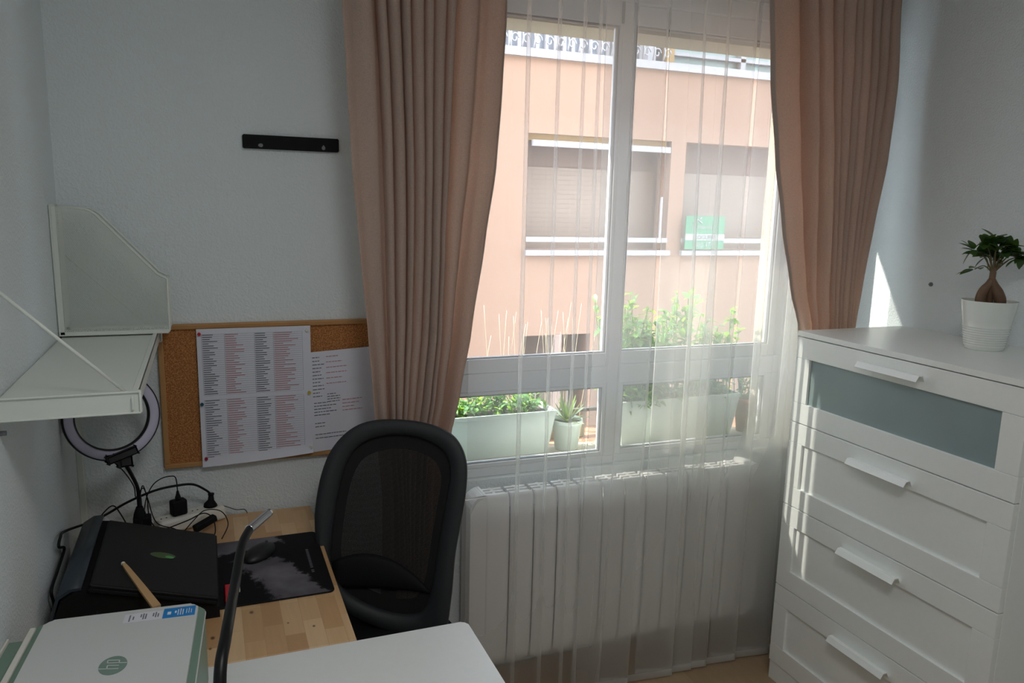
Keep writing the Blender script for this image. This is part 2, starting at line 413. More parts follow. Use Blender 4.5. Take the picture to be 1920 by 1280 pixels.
# window: frame, two upper sashes with panes, two lower panes
win = bpy.data.objects.new('window_1', None); C.objects.link(win); win.location = (1.325, 2.31, .745); tag(win, kind='structure')
Y0, Y1 = 2.272, 2.335
b = MB(); b.box(OX0, .655, Y0, Y1, OZ0, OZ1, .003); b.box(1.975, OX1, Y0, Y1, OZ0, OZ1, .003)
b.box(.655, 1.975, Y0, Y1, OZ0, .775, .003); b.box(.655, 1.975, Y0, Y1, 2.252, OZ1, .003)
b.box(.655, 1.975, Y0, Y1, 1.030, 1.092, .003); b.box(1.252, 1.298, Y0-.002, Y1, .775, 2.252, .003)
obj('window_frame', b, M['alu'], win)
def sash(x0, x1, z0, z1, t, gx0, gx1, gz0, gz1, yy):
    b = MB(); y0, y1 = yy
    b.box(x0, gx0, y0, y1, z0, z1, .0025); b.box(gx1, x1, y0, y1, z0, z1, .0025)
    b.box(gx0, gx1, y0, y1, z0, gz0, .0025); b.box(gx0, gx1, y0, y1, gz1, z1, .0025)
    o = obj('sash', b, M['alu'], win)
    g = MB()
    e = .005
    g.box(gx0, gx0+e, y0+.006, y1-.006, gz0, gz1); g.box(gx1-e, gx1, y0+.006, y1-.006, gz0, gz1)
    g.box(gx0+e, gx1-e, y0+.006, y1-.006, gz0, gz0+e*.7); g.box(gx0+e, gx1-e, y0+.006, y1-.006, gz1-e, gz1)
    obj('gasket', g, M['gasket'], o)
    obj('pane', MB().box(gx0+e, gx1-e, (y0+y1)/2-.002, (y0+y1)/2+.002, gz0+e*.7, gz1-e), M['glass'], o)
sash(.655, 1.252, 1.092, 2.252, 0, .70, 1.240, 1.138, 2.180, (2.268, 2.300))
sash(1.298, 1.975, 1.092, 2.252, 0, 1.312, 1.932, 1.136, 2.192, (2.290, 2.322))
sash(.655, 1.252, .775, 1.030, 0, .70, 1.240, .790, 1.018, (2.275, 2.305))
sash(1.298, 1.975, .775, 1.030, 0, 1.318, 1.918, .792, 1.020, (2.275, 2.305))
obj('latch', MB().box(1.243, 1.251, 2.262, 2.270, 2.185, 2.25, .001), M['gasket'], win)
obj('shutter_slats', MB().box(.66, 1.97, 2.340, 2.352, 2.20, 2.30), M['shutter'], win)

# added fill: unseen flush ceiling lamp, brightens the room beyond its daylight
t = bpy.data.objects.new('added_fill_lamp', None); C.objects.link(t); t.location = (.45, .30, ZC-.05)
t['label'] = 'added fill lamp, round, white and flush on the ceiling out of view'; t['category'] = 'added fill lamp'
em = NT('fill_lamp_opal'); em.b.inputs['Emission Color'].default_value = (1, .98, .95, 1); em.b.inputs['Emission Strength'].default_value = 1.2
b = MB(); b.lathe([(0, -.052), (.16, -.048), (.26, -.036), (.29, -.020)], (.45, .30, ZC), 40); obj('opal_diffuser', b, em.m, t)
b = MB(); b.lathe([(.30, 0), (.30, -.022), (.288, -.024), (.288, -.012), (0, -.010)], (.45, .30, ZC), 40); obj('housing', b, M['steelwhite'], t)
la = bpy.data.lights.new('added_fill_light', 'AREA'); la.shape = 'DISK'; la.size = .56; la.energy = 9.5; la.color = (1, .99, .97)
lo = bpy.data.objects.new('added_fill_light', la); C.objects.link(lo); lo.parent = t; lo.location = (0, 0, -.012)

# ------------------------------------------------------------------ curtains
def rail(y, nm, lab):
    t = thing(nm, (1.3, y, 2.52), lab, 'curtain rail')
    obj('track', MB().box(.25, 2.235, y-.011, y+.011, 2.52, 2.55, .002), M['alu'], t)
YC, YS = 2.035, 2.105
rail(YC, 'curtain_rail', 'white ceiling track that carries the two dusty pink linen curtains')
rail(YS, 'curtain_rail', 'white ceiling track that carries the sheer voile, nearer the window')
def interp(tab, z):
    if z >= tab[0][0]: return tab[0][1:]
    for a, c in zip(tab, tab[1:]):
        if z >= c[0]:
            t = (a[0]-z)/(a[0]-c[0]); t = t*t*(3-2*t)*.4+t*.6
            return tuple(p+(q-p)*t for p, q in zip(a[1:], c[1:]))
    return tab[-1][1:]
def heavy(name, label, tab, folds, amp, hemside, z0, z1, seed, y0=YC):
    rr = random.Random(seed); xs = [0]; 
    for w_ in folds: xs.append(xs[-1]+w_)
    tot = xs[-1]; xs = [q/tot for q in xs]
    am = [rr.uniform(.55, 1.3) for _ in xs]
    ph = [rr.uniform(0, 6.28) for _ in range(4)]
    def fold(s, z):
        for i in range(len(xs)-1):
            if s <= xs[i+1] or i == len(xs)-2:
                q = (s-xs[i])/(xs[i+1]-xs[i]); break
        c = math.cos(2*math.pi*q); a = am[i]+(am[i+1]-am[i])*q
        return (math.copysign(abs(c)**.75, c))*a, -math.sin(2*math.pi*q)
    def P(s, z, off=0):
        l, r, k = interp(tab, z)
        f, g = fold(s, z)
        x = l+(r-l)*s + g*(r-l)/len(folds)*.16 + .004*math.sin(5*z+ph[0]+9*s)
        y = y0 + f*amp*k*(.8+.2*math.sin(3*z+ph[1]+7*s)) + .006*math.sin(2.5*z+ph[2]+20*s)*k + off
        return Vector((x, y, z))
    t = thing(name, ((tab[-1][1]+tab[-1][2])/2, y0, z0), label, 'curtain')
    nz = 60
    b = MB(); b.grid(lambda u, v: P(u, z0+(z1-z0)*v), len(folds)*16+1, nz)
    obj('fabric', b, M['linen'], t)
    e0, e1 = (0, .035) if hemside < 0 else (.965, 1)
    b = MB(); b.grid(lambda u, v: P(e0+(e1-e0)*u, z0+(z1-z0)*v, -.0025), 5, nz)
    obj('side_hem', b, M['linenhem'], t)
    b = MB(); b.grid(lambda u, v: P(u, z0+.0+.05*v, -.003), len(folds)*16+1, 4)
    obj('bottom_hem', b, M['linenhem'], t)
    return t
heavy('linen_curtain', 'dusty pink linen curtain left of the window, gathered behind the office chair',
    [(2.520, 0.337, 0.784, 1), (2.127, 0.337, 0.784, 1), (1.932, 0.350, 0.771, 1), (1.730, 0.363, 0.756, 1), (1.521, 0.380, 0.729, 1), (1.275, 0.397, 0.699, 1), (1.096, 0.407, 0.665, 1), (0.974, 0.415, 0.635, 0.8), (0.800, 0.430, 0.615, 0.8), (0.020, 0.440, 0.600, 0.8)],
    [1.9, .55, 1.0, .45, .9, .5, .8, .45, 1.5, 2.0], .030, 1, .02, 2.52, 3)
heavy('linen_curtain', 'dusty pink linen curtain hanging right of the window, behind the chest of drawers',
    [(2.520, 1.623, 2.132, 1), (2.274, 1.623, 2.132, 1), (2.037, 1.653, 2.151, 1), (1.789, 1.699, 2.146, 1), (1.583, 1.745, 2.124, 1), (1.370, 1.796, 2.107, 0.7), (1.238, 1.844, 2.094, 0.7), (1.000, 1.870, 2.090, 0.7), (0.020, 1.880, 2.090, 0.7)],
    [2.2, .9, 1.5, .45, .8, .4, .9, .5, .6, .9], .024, -1, .02, 2.52, 11)
# sheer voile: nearly flat with a few pleats on the left, dense overlapping folds on the right
def sheer_curtain():
    rr = random.Random(21)
    # control: (base x, fold strength) accumulated along the cloth
    pl_ = []
    x = .70
    for x_, a_ in ((.86, .0005), (.955, .002), (1.035, .0022), (1.085, .003)): pl_.append((x_, a_, .004))
    xx = 1.14
    while xx < 2.10:
        pl_.append((xx, rr.uniform(.032, .058), rr.uniform(.014, .026))); xx += rr.uniform(.080, .130)
    nseg = 26
    cols = []
    def prof(z):
        pts = []
        fl = 1+.25*max(0, (1.6-z)/1.6)
        last = .70
        for i, (px, ax, ay) in enumerate(pl_):
            # slant: folds drift sideways towards the floor
            dr = (-.03*max(0, (2.3-z)/2.3)*math.sin(i*1.7) if i > 3 else 0)
            px = px+dr
            if i > 3:   # bunch at mid height on the right
                px = px + (1.75-px)*.03*math.sin(math.pi*min(1, max(0, z/2.5)))
            pts += [(last+.25*(px-last), 0), (px+ax*fl, -ay), (px, 0), (px-ax*fl*.9, ay), (px+ax*.2, .3*ay)]
            last = px
        pts.append((2.13, 0))
        return pts
    def row(z):
        p = [Vector((.70-.0*z, YS, z))]+[Vector((x, YS+y, z)) for x, y in prof(z)]
        return smoothpath(p, 6)
    zs = [.012+(2.52-.012)*j/44 for j in range(45)]
    rows = [row(z) for z in zs]
    t = thing('sheer_curtain', (1.3, YS, .01), 'floor-length white sheer voile drawn across the window between the two linen curtains', 'curtain')
    def mesh(rs, off):
        b = MB(); V = [[b.bm.verts.new(p+Vector((0, off, 0))) for p in r] for r in rs]
        for i in range(len(V)-1):
            for j in range(len(V[0])-1):
                f = b.bm.faces.new((V[i][j], V[i][j+1], V[i+1][j+1], V[i+1][j])); f.smooth = True
        return b
    obj('fabric', mesh(rows, 0), M['sheer'], t)
    obj('bottom_hem', mesh([row(z) for z in (.010, .018, .026, .036)], -.0015), M['sheerhem'], t)
sheer_curtain()

# ------------------------------------------------------------------ radiator
t = thing('radiator', (1.3, 2.19, .15), 'long white electric radiator mounted under the window behind the sheer curtain', 'radiator')
RF, RB = 2.135, 2.222; pitch = .0824; rx0 = .773
for i in range(12):
    x0 = rx0+i*pitch+.0018; x1 = rx0+(i+1)*pitch-.0018; b = MB()
    prof = [(RF+.016, .150), (RF+.003, .175), (RF-.001, .30), (RF-.002, .45), (RF-.001, .62), (RF+.002, .70), (RF+.008, .722), (RF+.018, .730)]
    def front(u, v):
        q = v*(len(prof)-1); k = min(int(q), len(prof)-2); f = q-k
        y = prof[k][0]+(prof[k+1][0]-prof[k][0])*f; z = prof[k][1]+(prof[k+1][1]-prof[k][1])*f
        return Vector((x0+(x1-x0)*u, y+.0035*(2*u-1)**4, z))
    b.grid(front, 9, 26); o = obj('section', b, M['rad'], t, solid=.0022)
    b = MB(); b.box((x0+x1)/2-.012, (x0+x1)/2+.012, RF+.010, RB-.004, .165, .712, .003)
    for yy in (.030, .052, .074): b.box(x0+.004, x1-.004, RF+yy-.006, RF+yy+.006, .712, .728, .002)
    b.box((x0+x1)/2-.005, (x0+x1)/2+.005, RF+.018, RB, .712, .727, .001)
    obj('fin', b, M['rad'], o)
def endcap(x0, x1, sgn):
    w_ = x1-x0; pts = []; r = .055
    out, inn = (x0, x1) if sgn < 0 else (x1, x0)
    pts.append((inn, .152)); 
    for k in range(7):
        a = math.pi/2*k/6; pts.append((out-sgn*r*(1-math.sin(a)), .152+r*(1-math.cos(a))))
    for k in range(7):
        a = math.pi/2*k/6; pts.append((out-sgn*r*(1-math.cos(a)), .735-r*(1-math.sin(a))))
    pts.append((inn, .735))
    P3 = [Vector((x, RF, z)) for x, z in pts]
    b = MB(); b.prism(P3, (0, RB-RF, 0), smooth=False)
    bmesh.ops.bevel(b.bm, geom=[e for e in b.bm.edges if all(v.co.y < RF+.001 for v in e.verts)], offset=.006, segments=3, affect='EDGES')
    return obj('end_cap', b, M['rad'], t)
endcap(.724, .771, -1); ec = endcap(1.764, 1.842, 1)
b = MB(); b.box(1.783, 1.815, RF-.003, RF+.001, .560, .640, .0008); obj('control_panel', b, M['whitep'], ec)
b = MB(); b.box(1.786, 1.808, RF-.0042, RF-.0028, .628, .636); b.box(1.803, 1.810, RF-.0042, RF-.0028, .617, .622); obj('display', b, M['gasket'], ec)
for bx in (1.0, 1.55):
    for bz in (.20, .60): obj('wall_bracket', MB().box(bx, bx+.02, RB-.002, YW-.0005, bz, bz+.05), M['rad'], t)
obj('core', MB().box(.774, 1.760, RF+.024, RB-.008, .20, .66), M['radgap'], t)

# ------------------------------------------------------------------ chest of drawers
DX, DY1, DY0, DZ = 1.788, 1.979, 1.199, 1.24
t = thing('chest_of_drawers', (2.01, 1.589, 0), 'tall white chest of four drawers with bar handles in the right corner', 'chest of drawers')
b = MB(); b.box(DX+.019, XR-.004, DY0, DY0+.018, 0, 1.222, .001); b.box(DX+.019, XR-.004, DY1-.018, DY1, 0, 1.222, .001)
b.box(XR-.012, XR-.004, DY0+.018, DY1-.018, .03, 1.222); b.box(DX+.019, DX+.035, DY0+.018, DY1-.018, .0, .070)
for z in (.358, .651, .938): b.box(DX+.022, XR-.02, DY0+.018, DY1-.018, z-.006, z+.004)
obj('carcass', b, M['lac'], t)
obj('top_panel', MB().box(DX-.001, XR-.001, DY0-.001, DY1+.001, 1.2235, DZ, .0012), M['lac'], t)
obj('plinth', MB().box(DX+.004, DX+.019, DY0+.002, DY1-.002, 0, .068, .001), M['lac'], t)
for k, (z0, z1) in enumerate(((.0705, .3565), (.3595, .6495), (.6525, .9365), (.9395, 1.2205))):
    fy0, fy1 = DY0+.063, DY1-.063; fz0 = z0+.066; fz1 = z1-.067
    b = MB(); bv = .0012
    b.box(DX, DX+.018, DY0+.001, DY1-.001, z0, fz0, bv); b.box(DX, DX+.018, DY0+.001, DY1-.001, fz1, z1, bv)
    b.box(DX, DX+.018, DY0+.001, fy0, fz0+.0006, fz1-.0006, bv); b.box(DX, DX+.018, fy1, DY1-.001, fz0+.0006, fz1-.0006, bv)
    if k < 3: b.box(DX+.009, DX+.017, fy0-.002, fy1+.002, fz0-.002, fz1+.002)
    o = obj('drawer', b, M['lac'], t)
    if k == 3:
        tag(o, 'top drawer with a frosted glass front')
        obj('glass_front', MB().box(DX+.008, DX+.014, fy0-.002, fy1+.002, fz0-.002, fz1+.002), M['frosted'], o)
    hz = (z1-.042) if k < 3 else z1-.030
    # folded strip handle: foot, flat bridge and drooping lip, open below
    pr = [(0, -.012), (-.010, .004), (-.024, .004), (-.034, -.012), (-.0325, -.013), (-.0232, .0020), (-.0108, .0020), (-.002, -.0135)]
    b = MB(); b.prism([Vector((DX+x, 1.486, hz+z)) for x, z in pr], (0, .214, 0))
    obj('handle', b, M['lac'], o)
for z0, z1 in ((.0705, .3565), (.3595, .6495), (.6525, .9365), (.9395, 1.2205)):
    pass

# ------------------------------------------------------------------ ficus in white pot
px_, py_ = 2.10, 1.565
t = thing('ficus_bonsai', (px_, py_, DZ), 'small ficus bonsai with fat forked trunk in a white pot on the chest of drawers', 'potted plant')
prof = [(0, .0), (.048, .0), (.051, .003)]
for k in range(9):
    z = .010+k*.0068; r = .0515+.0205*z/.142
    prof += [(r, z), (r+.0012, z+.0022), (r+.0012, z+.0042), (r, z+.0062)]
prof += [(.0640, .085), (.0722, .139), (.0728, .142), (.0700, .142), (.0690, .139), (.066, .122)]
b = MB(); b.lathe(prof, (px_, py_, DZ), 64); obj('pot', b, M['ceramic'], t)
b = MB(); b.lathe([(0, .129), (.02, .131), (.045, .128), (.0665, .126)], (px_, py_, DZ), 32); obj('soil', b, M['soil'], t)
b = MB(); zc = DZ+.125
vx = Vector((.82, -.57, 0)).normalized()       # the direction the fork spreads, seen broadside from the room
base = Vector((px_, py_, zc)) - vx*.002
legs = [[(-.020, 0, .0), (-.021, .004, .022), (-.016, .002, .045), (-.006, 0, .062), (0, 0, .078)],
        [(.030, 0, .0), (.027, -.003, .020), (.018, 0, .042), (.008, 0, .060), (.000, 0, .078)],
        [(.004, .012, .0), (.003, .010, .02), (.0, .006, .04), (-.002, .0, .062)]]
rads = [[.0145, .0150, .0135, .0110, .0085], [.0150, .0160, .0155, .0120, .0085], [.0110, .0105, .0100, .0090]]
vy = Vector((-vx.y, vx.x, 0))
for l, r in zip(legs, rads):
    P = [base+vx*a+vy*c+Vector((0, 0, z)) for a, c, z in l]
    sp = smoothpath(P, 5); rr_ = []
    for i in range(len(sp)):
        q = i/5; k = min(int(q), len(r)-2); rr_.append(r[k]+(r[k+1]-r[k])*(q-k))
    b.tube(sp, rr_, 14)
top = base+Vector((0, 0, .078))
b.tube(smoothpath([top-Vector((0, 0, .01)), top+Vector((.001, 0, .02)), top+Vector((0, 0, .034))], 4), [.0085]*5+[.006]*4, 10)
obj('trunk', b, M['bark'], t)
rr = random.Random(5); lv = MB(); tw = MB()
def leaf(b, p, d, n, L, W, curl=.15, seg=5, mi=0):
    d = d.normalized(); s_ = d.cross(n).normalized(); n = s_.cross(d)
    prev = None
    for i in range(seg+1):
        q = i/seg; wq = W*math.sin(math.pi*min(1, q*.93+.05))**.8*(1-.25*q); c = p+d*L*q-n*curl*L*q*q
        row = [b.bm.verts.new(c-s_*wq*.5+n*wq*.12), b.bm.verts.new(c), b.bm.verts.new(c+s_*wq*.5+n*wq*.12)]
        if prev:
            for a in (0, 1):
                f = b.bm.faces.new((prev[a], prev[a+1], row[a+1], row[a])); f.smooth = True; f.material_index = mi
        prev = row
fork = top+Vector((0, 0, .036))
ends = [(-.055, .01, .045), (-.035, -.02, .065), (.0, .01, .075), (.03, .0, .060), (.055, -.01, .040), (.075, .0, .030), (.02, .03, .062), (-.01, -.035, .055), (.045, .025, .035), (-.045, .01, -.010), (.01, .03, .02), (-.02, .02, .03)]
for a, c, z in ends:
    E_ = fork+vx*a+vy*c+Vector((0, 0, z))
    mid = fork*.5+E_*.5+Vector((0, 0, .006))
    tw.tube(smoothpath([fork-Vector((0, 0, .02)), mid, E_], 4), [.0022]*4+[.0015]*5, 6)
    for i in range(11 if z > 0 else 4):
        base_ = mid*.35+E_*.65 if i % 2 else E_
        d = Vector((rr.uniform(-1, 1), rr.uniform(-1, 1), rr.uniform(-.55, .5))).normalized()+(E_-fork).normalized()*.45
        leaf(lv, base_+d*.003, d, Vector((rr.uniform(-.4, .4), rr.uniform(-.4, .4), 1)).normalized(), rr.uniform(.034, .048), rr.uniform(.024, .032))
obj('branches', tw, M['twig'], t); obj('foliage', lv, M['ficus'], t)
# screw plug on the right wall
b = MB(); b.tube([(XR-.004, 1.883, 1.394), (XR, 1.883, 1.394)], .007, 16); b.tube([(XR-.010, 1.883, 1.394), (XR-.004, 1.883, 1.394)], .003, 10)
obj('wall_screw', b, M['gasket'], label='small grey screw plug on the right wall beside the ficus', cat='screw')
b = MB(); b.tube([(XL, 1.507, 1.213), (XL+.010, 1.507, 1.213)], .0045, 12)
obj('wall_screw', b, M['gasket'], label='small grey screw in the left wall below the shelf', cat='screw')

# ------------------------------------------------------------------ coat rack rail
t = thing('coat_rack', (.232, YW-.006, 1.752), 'flat black rail with two keyhole slots fixed to the window wall left of the curtain', 'coat rack')
def rail_pts(x0, x1, z0, z1, r=.003):
    return [(x0+r, z0), (x1-r, z0), (x1, z0+r), (x1, z1-r), (x1-r, z1), (x0+r, z1), (x0, z1-r), (x0, z0+r)]
b = MB(); b.prism([Vector((x, YW-.012, z)) for x, z in rail_pts(.105, .358, 1.7515, 1.7875)], (0, .012, 0)); obj('plate', b, M['blackmatt'], t)
for hx, sw in ((.152, 1), (.316, 0)):
    b = MB(); pts = []
    for k in range(16):
        a = math.pi*2*k/16; r = .0048
        x, z = r*math.cos(a), r*math.sin(a)
        if not sw: z = z*1.0+(max(0, z)*.8); x *= 1-(z > .004)*.5
        else: x = x-(max(0, -x))*.6
        pts.append(Vector((hx+x, YW-.0128, 1.7605+z)))
    b.prism(pts, (0, .001, 0)); obj('keyhole_slot', b, M['chrome'] if 0 else M['radgap'], t)

# ------------------------------------------------------------------ cork board with papers
t = thing('cork_board', (.17, YW-.008, .883), 'cork pin board with pine frame on the wall, partly behind the left curtain', 'pin board')
bx0, bx1, bz0, bz1, fwid = -.129, .471, .883, 1.283, .014
obj('cork', MB().box(bx0+.01, bx1-.01, YW-.010, YW-.001, bz0+.01, bz1-.01), M['cork'], t)
b = MB()
for x0, x1, z0, z1 in ((bx0, bx1, bz0, bz0+fwid), (bx0, bx1, bz1-fwid, bz1), (bx0, bx0+fwid, bz0+fwid, bz1-fwid), (bx1-fwid, bx1, bz0+fwid, bz1-fwid)):
    b.box(x0, x1, YW-.018, YW, z0, z1, .0025)
for z in (bz1-.0045, bz1-.009): b.box(bx0+.004, bx1-.004, YW-.0192, YW-.0178, z-.0008, z+.0008)
obj('frame', b, M['pine'], t)
def rows(b, x0, w_, z0, z1, n, y, mi, lo, hi, rr, hgt=.0022, slope=0.0, words=False):
    for i in range(n):
        z = z1-(z1-z0)*(i+.5)/n; q = w_*rr.uniform(lo, hi); x = x0
        while x < x0+q:
            wl = rr.uniform(.004, .013) if words else q
            xe = min(x+wl, x0+q)
            b.poly([(x, y, z+slope*(x-x0)), (xe, y, z+slope*(xe-x0)), (xe, y, z+hgt+slope*(xe-x0)), (x, y, z+hgt+slope*(x-x0))], mi)
            x = xe+.0018
rr = random.Random(9)
YP = YW-.0215
b = MB()   # tall sheet: slightly curling lower edge
def sheet(u, v):
    x = -.032+.300*u; z = 1.270-.382*v
    z -= .004*u*0 + (.012*(1-u)*max(0, v-.5)*2 if 0 else 0)
    cur = max(0, v-.90)*10
    return Vector((x, YP-.010*cur*cur*(.4+.6*u), z-.006*(1-u)*v+.010*cur*u*u))
b.grid(sheet, 24, 24, 0)
yi = YP-.0008
for (z1, z0, n) in ((1.255, 1.085, 28), (1.072, .905, 26)):
    for x0, w_, mi, lo, hi in ((-.018, .052, 1, .3, .8), (.040, .070, 2, .3, .75), (.118, .048, 1, .4, .8), (.168, .070, 2, .35, .95)):
        rows(b, x0, w_, z0, z1, n, yi, mi, lo, hi, rr, .0019)
    for i in range(n+1):
        z = z1-(z1-z0)*i/n
        b.poly([(-.019, yi+.0002, z-.0005), (.244, yi+.0002, z-.0005), (.244, yi+.0002, z), (-.019, yi+.0002, z)], 3)
    for x in (-.020, .038, .116, .166, .245): b.poly([(x, yi+.0002, z0), (x+.0006, yi+.0002, z0), (x+.0006, yi+.0002, z1), (x, yi+.0002, z1)], 3)
obj('paper_sheet', b, [M['paper'], M['inkblack'], M['inkred'], M['inkgrey']], label='tall printed word list with black and red columns pinned to the cork board', cat='paper')
b = MB(); yp2 = YW-.0195
b.grid(lambda u, v: Vector((.262+.210*u, yp2-.0006*math.sin(3*u+2*v), 1.192+.012*u-.297*v)), 8, 8, 0)
y2 = yp2-.0014
for z1, z0, n, x0, w_, mi, lo, hi in ((1.180, 1.055, 12, .2715, .036, 1, .5, .95), (1.185, 1.09, 6, .310, .08, 2, .3, .9), (1.07, 1.04, 4, .312, .05, 1, .4, .9),
        (1.045, 1.0, 5, .274, .075, 1, .5, .95), (1.052, 1.010, 4, .355, .062, 2, .5, .95), (.985, .965, 2, .276, .05, 1, .5, .9), (.952, .93, 2, .276, .11, 1, .8, 1)):
    rows(b, x0, w_, z0, z1, n, y2, mi, lo, hi, rr, .0022, .05, True)
obj('paper_sheet', b, [M['paper'], M['inkblack'], M['inkred']], label='white sheet with short printed lines, overlapped by the word list, beside the curtain', cat='paper')
def pin(x, z, m, lab):
    b = MB(); y = YP-.001
    b.tube([(x, y+.001, z), (x, y-.0015, z), (x, y-.005, z), (x, y-.0062, z)], [.0042, .0046, .0040, .0046], 14)
    b.tube([(x, y, z), (x, YW-.012, z)], .0006, 5)
    obj('push_pin', b, m, origin=(x, y, z), label=lab, cat='push pin')
pin(-.025, 1.257, M['red'], 'red push pin at the top left corner of the word list')
pin(-.026, 1.062, M['blue'], 'dark blue push pin halfway down the left edge of the word list')
pin(.261, 1.076, M['yellow'], 'yellow push pin halfway down the right edge of the word list')
pin(-.022, .906, M['magenta'], 'crimson push pin at the bottom left corner of the word list')
pin(.258, 1.258, M['whitep'], 'white push pin at the top right corner of the word list')
pin(.262, .914, M['whitep'], 'white push pin at the bottom right corner of the word list')

# ------------------------------------------------------------------ shelf, brackets, magazine file
SZ = 1.275; SXF = -.122; SY0, SY1 = 1.478, 2.236
t = thing('wall_shelf', (XL, 1.85, SZ-.03), 'white metal wall shelf on the left wall above the ring light', 'shelf')
b = MB(); b.box(XL+.008, SXF, SY0+.006, SY1-.004, SZ-.004, SZ); 
b.box(SXF-.003, SXF, SY0+.006, SY1-.004, SZ-.030, SZ+.0035, .001); b.box(SXF-.010, SXF, SY0+.006, SY1-.004, SZ, SZ+.0045, .0015)
obj('board', b, M['steelwhite'], t)
b = MB(); b.box(XL+.002, XL+.008, SY0+.006, SY1-.004, SZ-.03, SZ-.003); obj('wall_strip', b, M['steelwhite'], t)
for y in (SY0, SY1-.012):
    b = MB()
    b.box(XL+.001, SXF+.002, y+.004, y+.008, SZ-.034, SZ+.003, .001)
    b.box(XL+.001, SXF+.004, y, y+.012, SZ-.036, SZ-.033, .001); b.box(XL+.001, SXF+.004, y-.0, y+.012, SZ+.002, SZ+.0052, .001)
    b.box(SXF+.002, SXF+.006, y, y+.012, SZ-.034, SZ+.004, .001)
    b.box(SXF-.010, SXF-.006, y-.003, y+.001, SZ-.028, SZ-.004, .001)
    b.tube([(XL+.004, y+.006, 1.478), (SXF-.020, y+.006, SZ+.004)], .0030, 10)
    b.box(XL, XL+.004, y, y+.012, SZ-.05, 1.50, .001)
    obj('bracket', b, M['steelwhite'], t)
# magazine file
fx0, fx1, fy0, fy1, fz = -.337, -.092, 2.128, 2.214, SZ+.0055
t = thing('magazine_file', (-.215, 2.17, fz), 'white wire mesh magazine file standing at the far end of the wall shelf', 'magazine file')
outl = [(fx0, 0), (fx1-.004, 0), (fx1, .006), (fx1, .135), (fx1-.008, .140), (fx1-.022, .148), (fx1-.150, .292), (fx1-.160, .300), (fx1-.172, .305), (fx0, .312)]
for y, nm in ((fy0, 0), (fy1, 1)):
    b = MB(); P = [Vector((x, y, fz+z)) for x, z in outl]
    b.bm.faces.new([b.bm.verts.new(p) for p in P]); obj('mesh_side', b, M['net'], t)
    b = MB(); b.tube(P, .0030, 8, closed=True)
    b.box(fx0, fx0+.011, y-.0012, y+.0012, fz, fz+.311); b.box(fx0, fx1, y-.0012, y+.0012, fz, fz+.008)
    obj('rim', b, M['steelwhite'], t)
b = MB()
b.box(fx0, fx1, fy0, fy1, fz, fz+.002); obj('base', b, M['steelwhite'], t)
for fx, fh in ((fx1, .135), (fx0, .312)):
    b = MB(); b.poly([(fx, fy0, fz), (fx, fy1, fz), (fx, fy1, fz+fh), (fx, fy0, fz+fh)]); obj('mesh_end', b, M['nety'], t)
    b = MB(); b.tube([(fx, fy0, fz+fh), (fx, fy1, fz+fh)], .003, 8); obj('cross_rim', b, M['steelwhite'], t)

# ------------------------------------------------------------------ birch desk and things on it
KZ = .733; kx0, kx1, ky0, ky1 = XL+.004, .256, 1.468, 2.232
def legs4(t, m, x0, x1, y0, y1, z, r, nm='leg', sq=False):
    for x in (x0, x1):
        for y in (y0, y1):
            b = MB()
            if sq: b.box(x-r, x+r, y-r, y+r, 0, z, .002)
            else: b.tube([(x, y, 0), (x, y, z)], r, 16)
            obj(nm, b, m, t)
t = thing('birch_desk', (-.04, 1.85, 0), 'small birch butcher-block desk under the cork board', 'desk')
obj('desktop', MB().box(kx0, kx1, ky0, ky1, KZ-.026, KZ, .003), M['birch'], t)
legs4(t, M['stick'], kx0+.04, kx1-.04, ky0+.05, ky1-.04, KZ-.026, .022, sq=True)
# mouse pad
b = MB(); 
def rr_pts(x0, x1, y0, y1, r, z, n=5):
    P = []
    for cx, cy, a0 in ((x1-r, y0+r, -90), (x1-r, y1-r, 0), (x0+r, y1-r, 90), (x0+r, y0+r, 180)):
        for k in range(n+1):
            a = R(a0+90*k/n); P.append(Vector((cx+r*math.cos(a), cy+r*math.sin(a), z)))
    return P
t = thing('mouse_pad', (.114, 1.86, KZ), 'black mouse pad with grey torn-paint print on the birch desk', 'mouse pad')
b = MB(); b.prism(rr_pts(-.016, .243, 1.684, 2.030, .012, KZ), (0, 0, .004), 0)
o = obj('mat', b, M['pad'], t)
b = MB(); b.tube([p+Vector((0, 0, .002)) for p in rr_pts(-.016, .243, 1.684, 2.030, .012, KZ)], .0022, 6, closed=True); obj('stitched_edge', b, M['blackmatt'], t)
b = MB()
rr = random.Random(2)
for i in range(16):
    y = 1.79+i*.0085; s_ = .0045
    if i in (2,): continue
    b.poly([(.206, y, KZ+.0046), (.206, y+s_, KZ+.0046), (.2125, y+s_, KZ+.0046), (.2125, y, KZ+.0046)])
obj('printed_name', b, M['inkblack'], t)
# mouse
t = thing('computer_mouse', (.095, 1.925, KZ+.004), 'black computer mouse on the mouse pad behind the gooseneck tip', 'mouse')
mt = Matrix.Rotation(R(-35), 4, 'Z')
b = MB(); b.ball((0, 0, 0), 1, (.031, .056, .022))
for v in b.bm.verts:
    if v.co.z < 0: v.co.z *= .15
    v.co = mt @ v.co + Vector((.095, 1.925, KZ+.008))
obj('shell', b, M['black'], t)
b = MB(); q = mt @ Vector((0, .030, 0)); b.ball(Vector((.095, 1.925, KZ+.026))+q*1, .006, (.5, 1.2, 1), mat=mt); obj('scroll_wheel', b, M['bluegrey'], t)
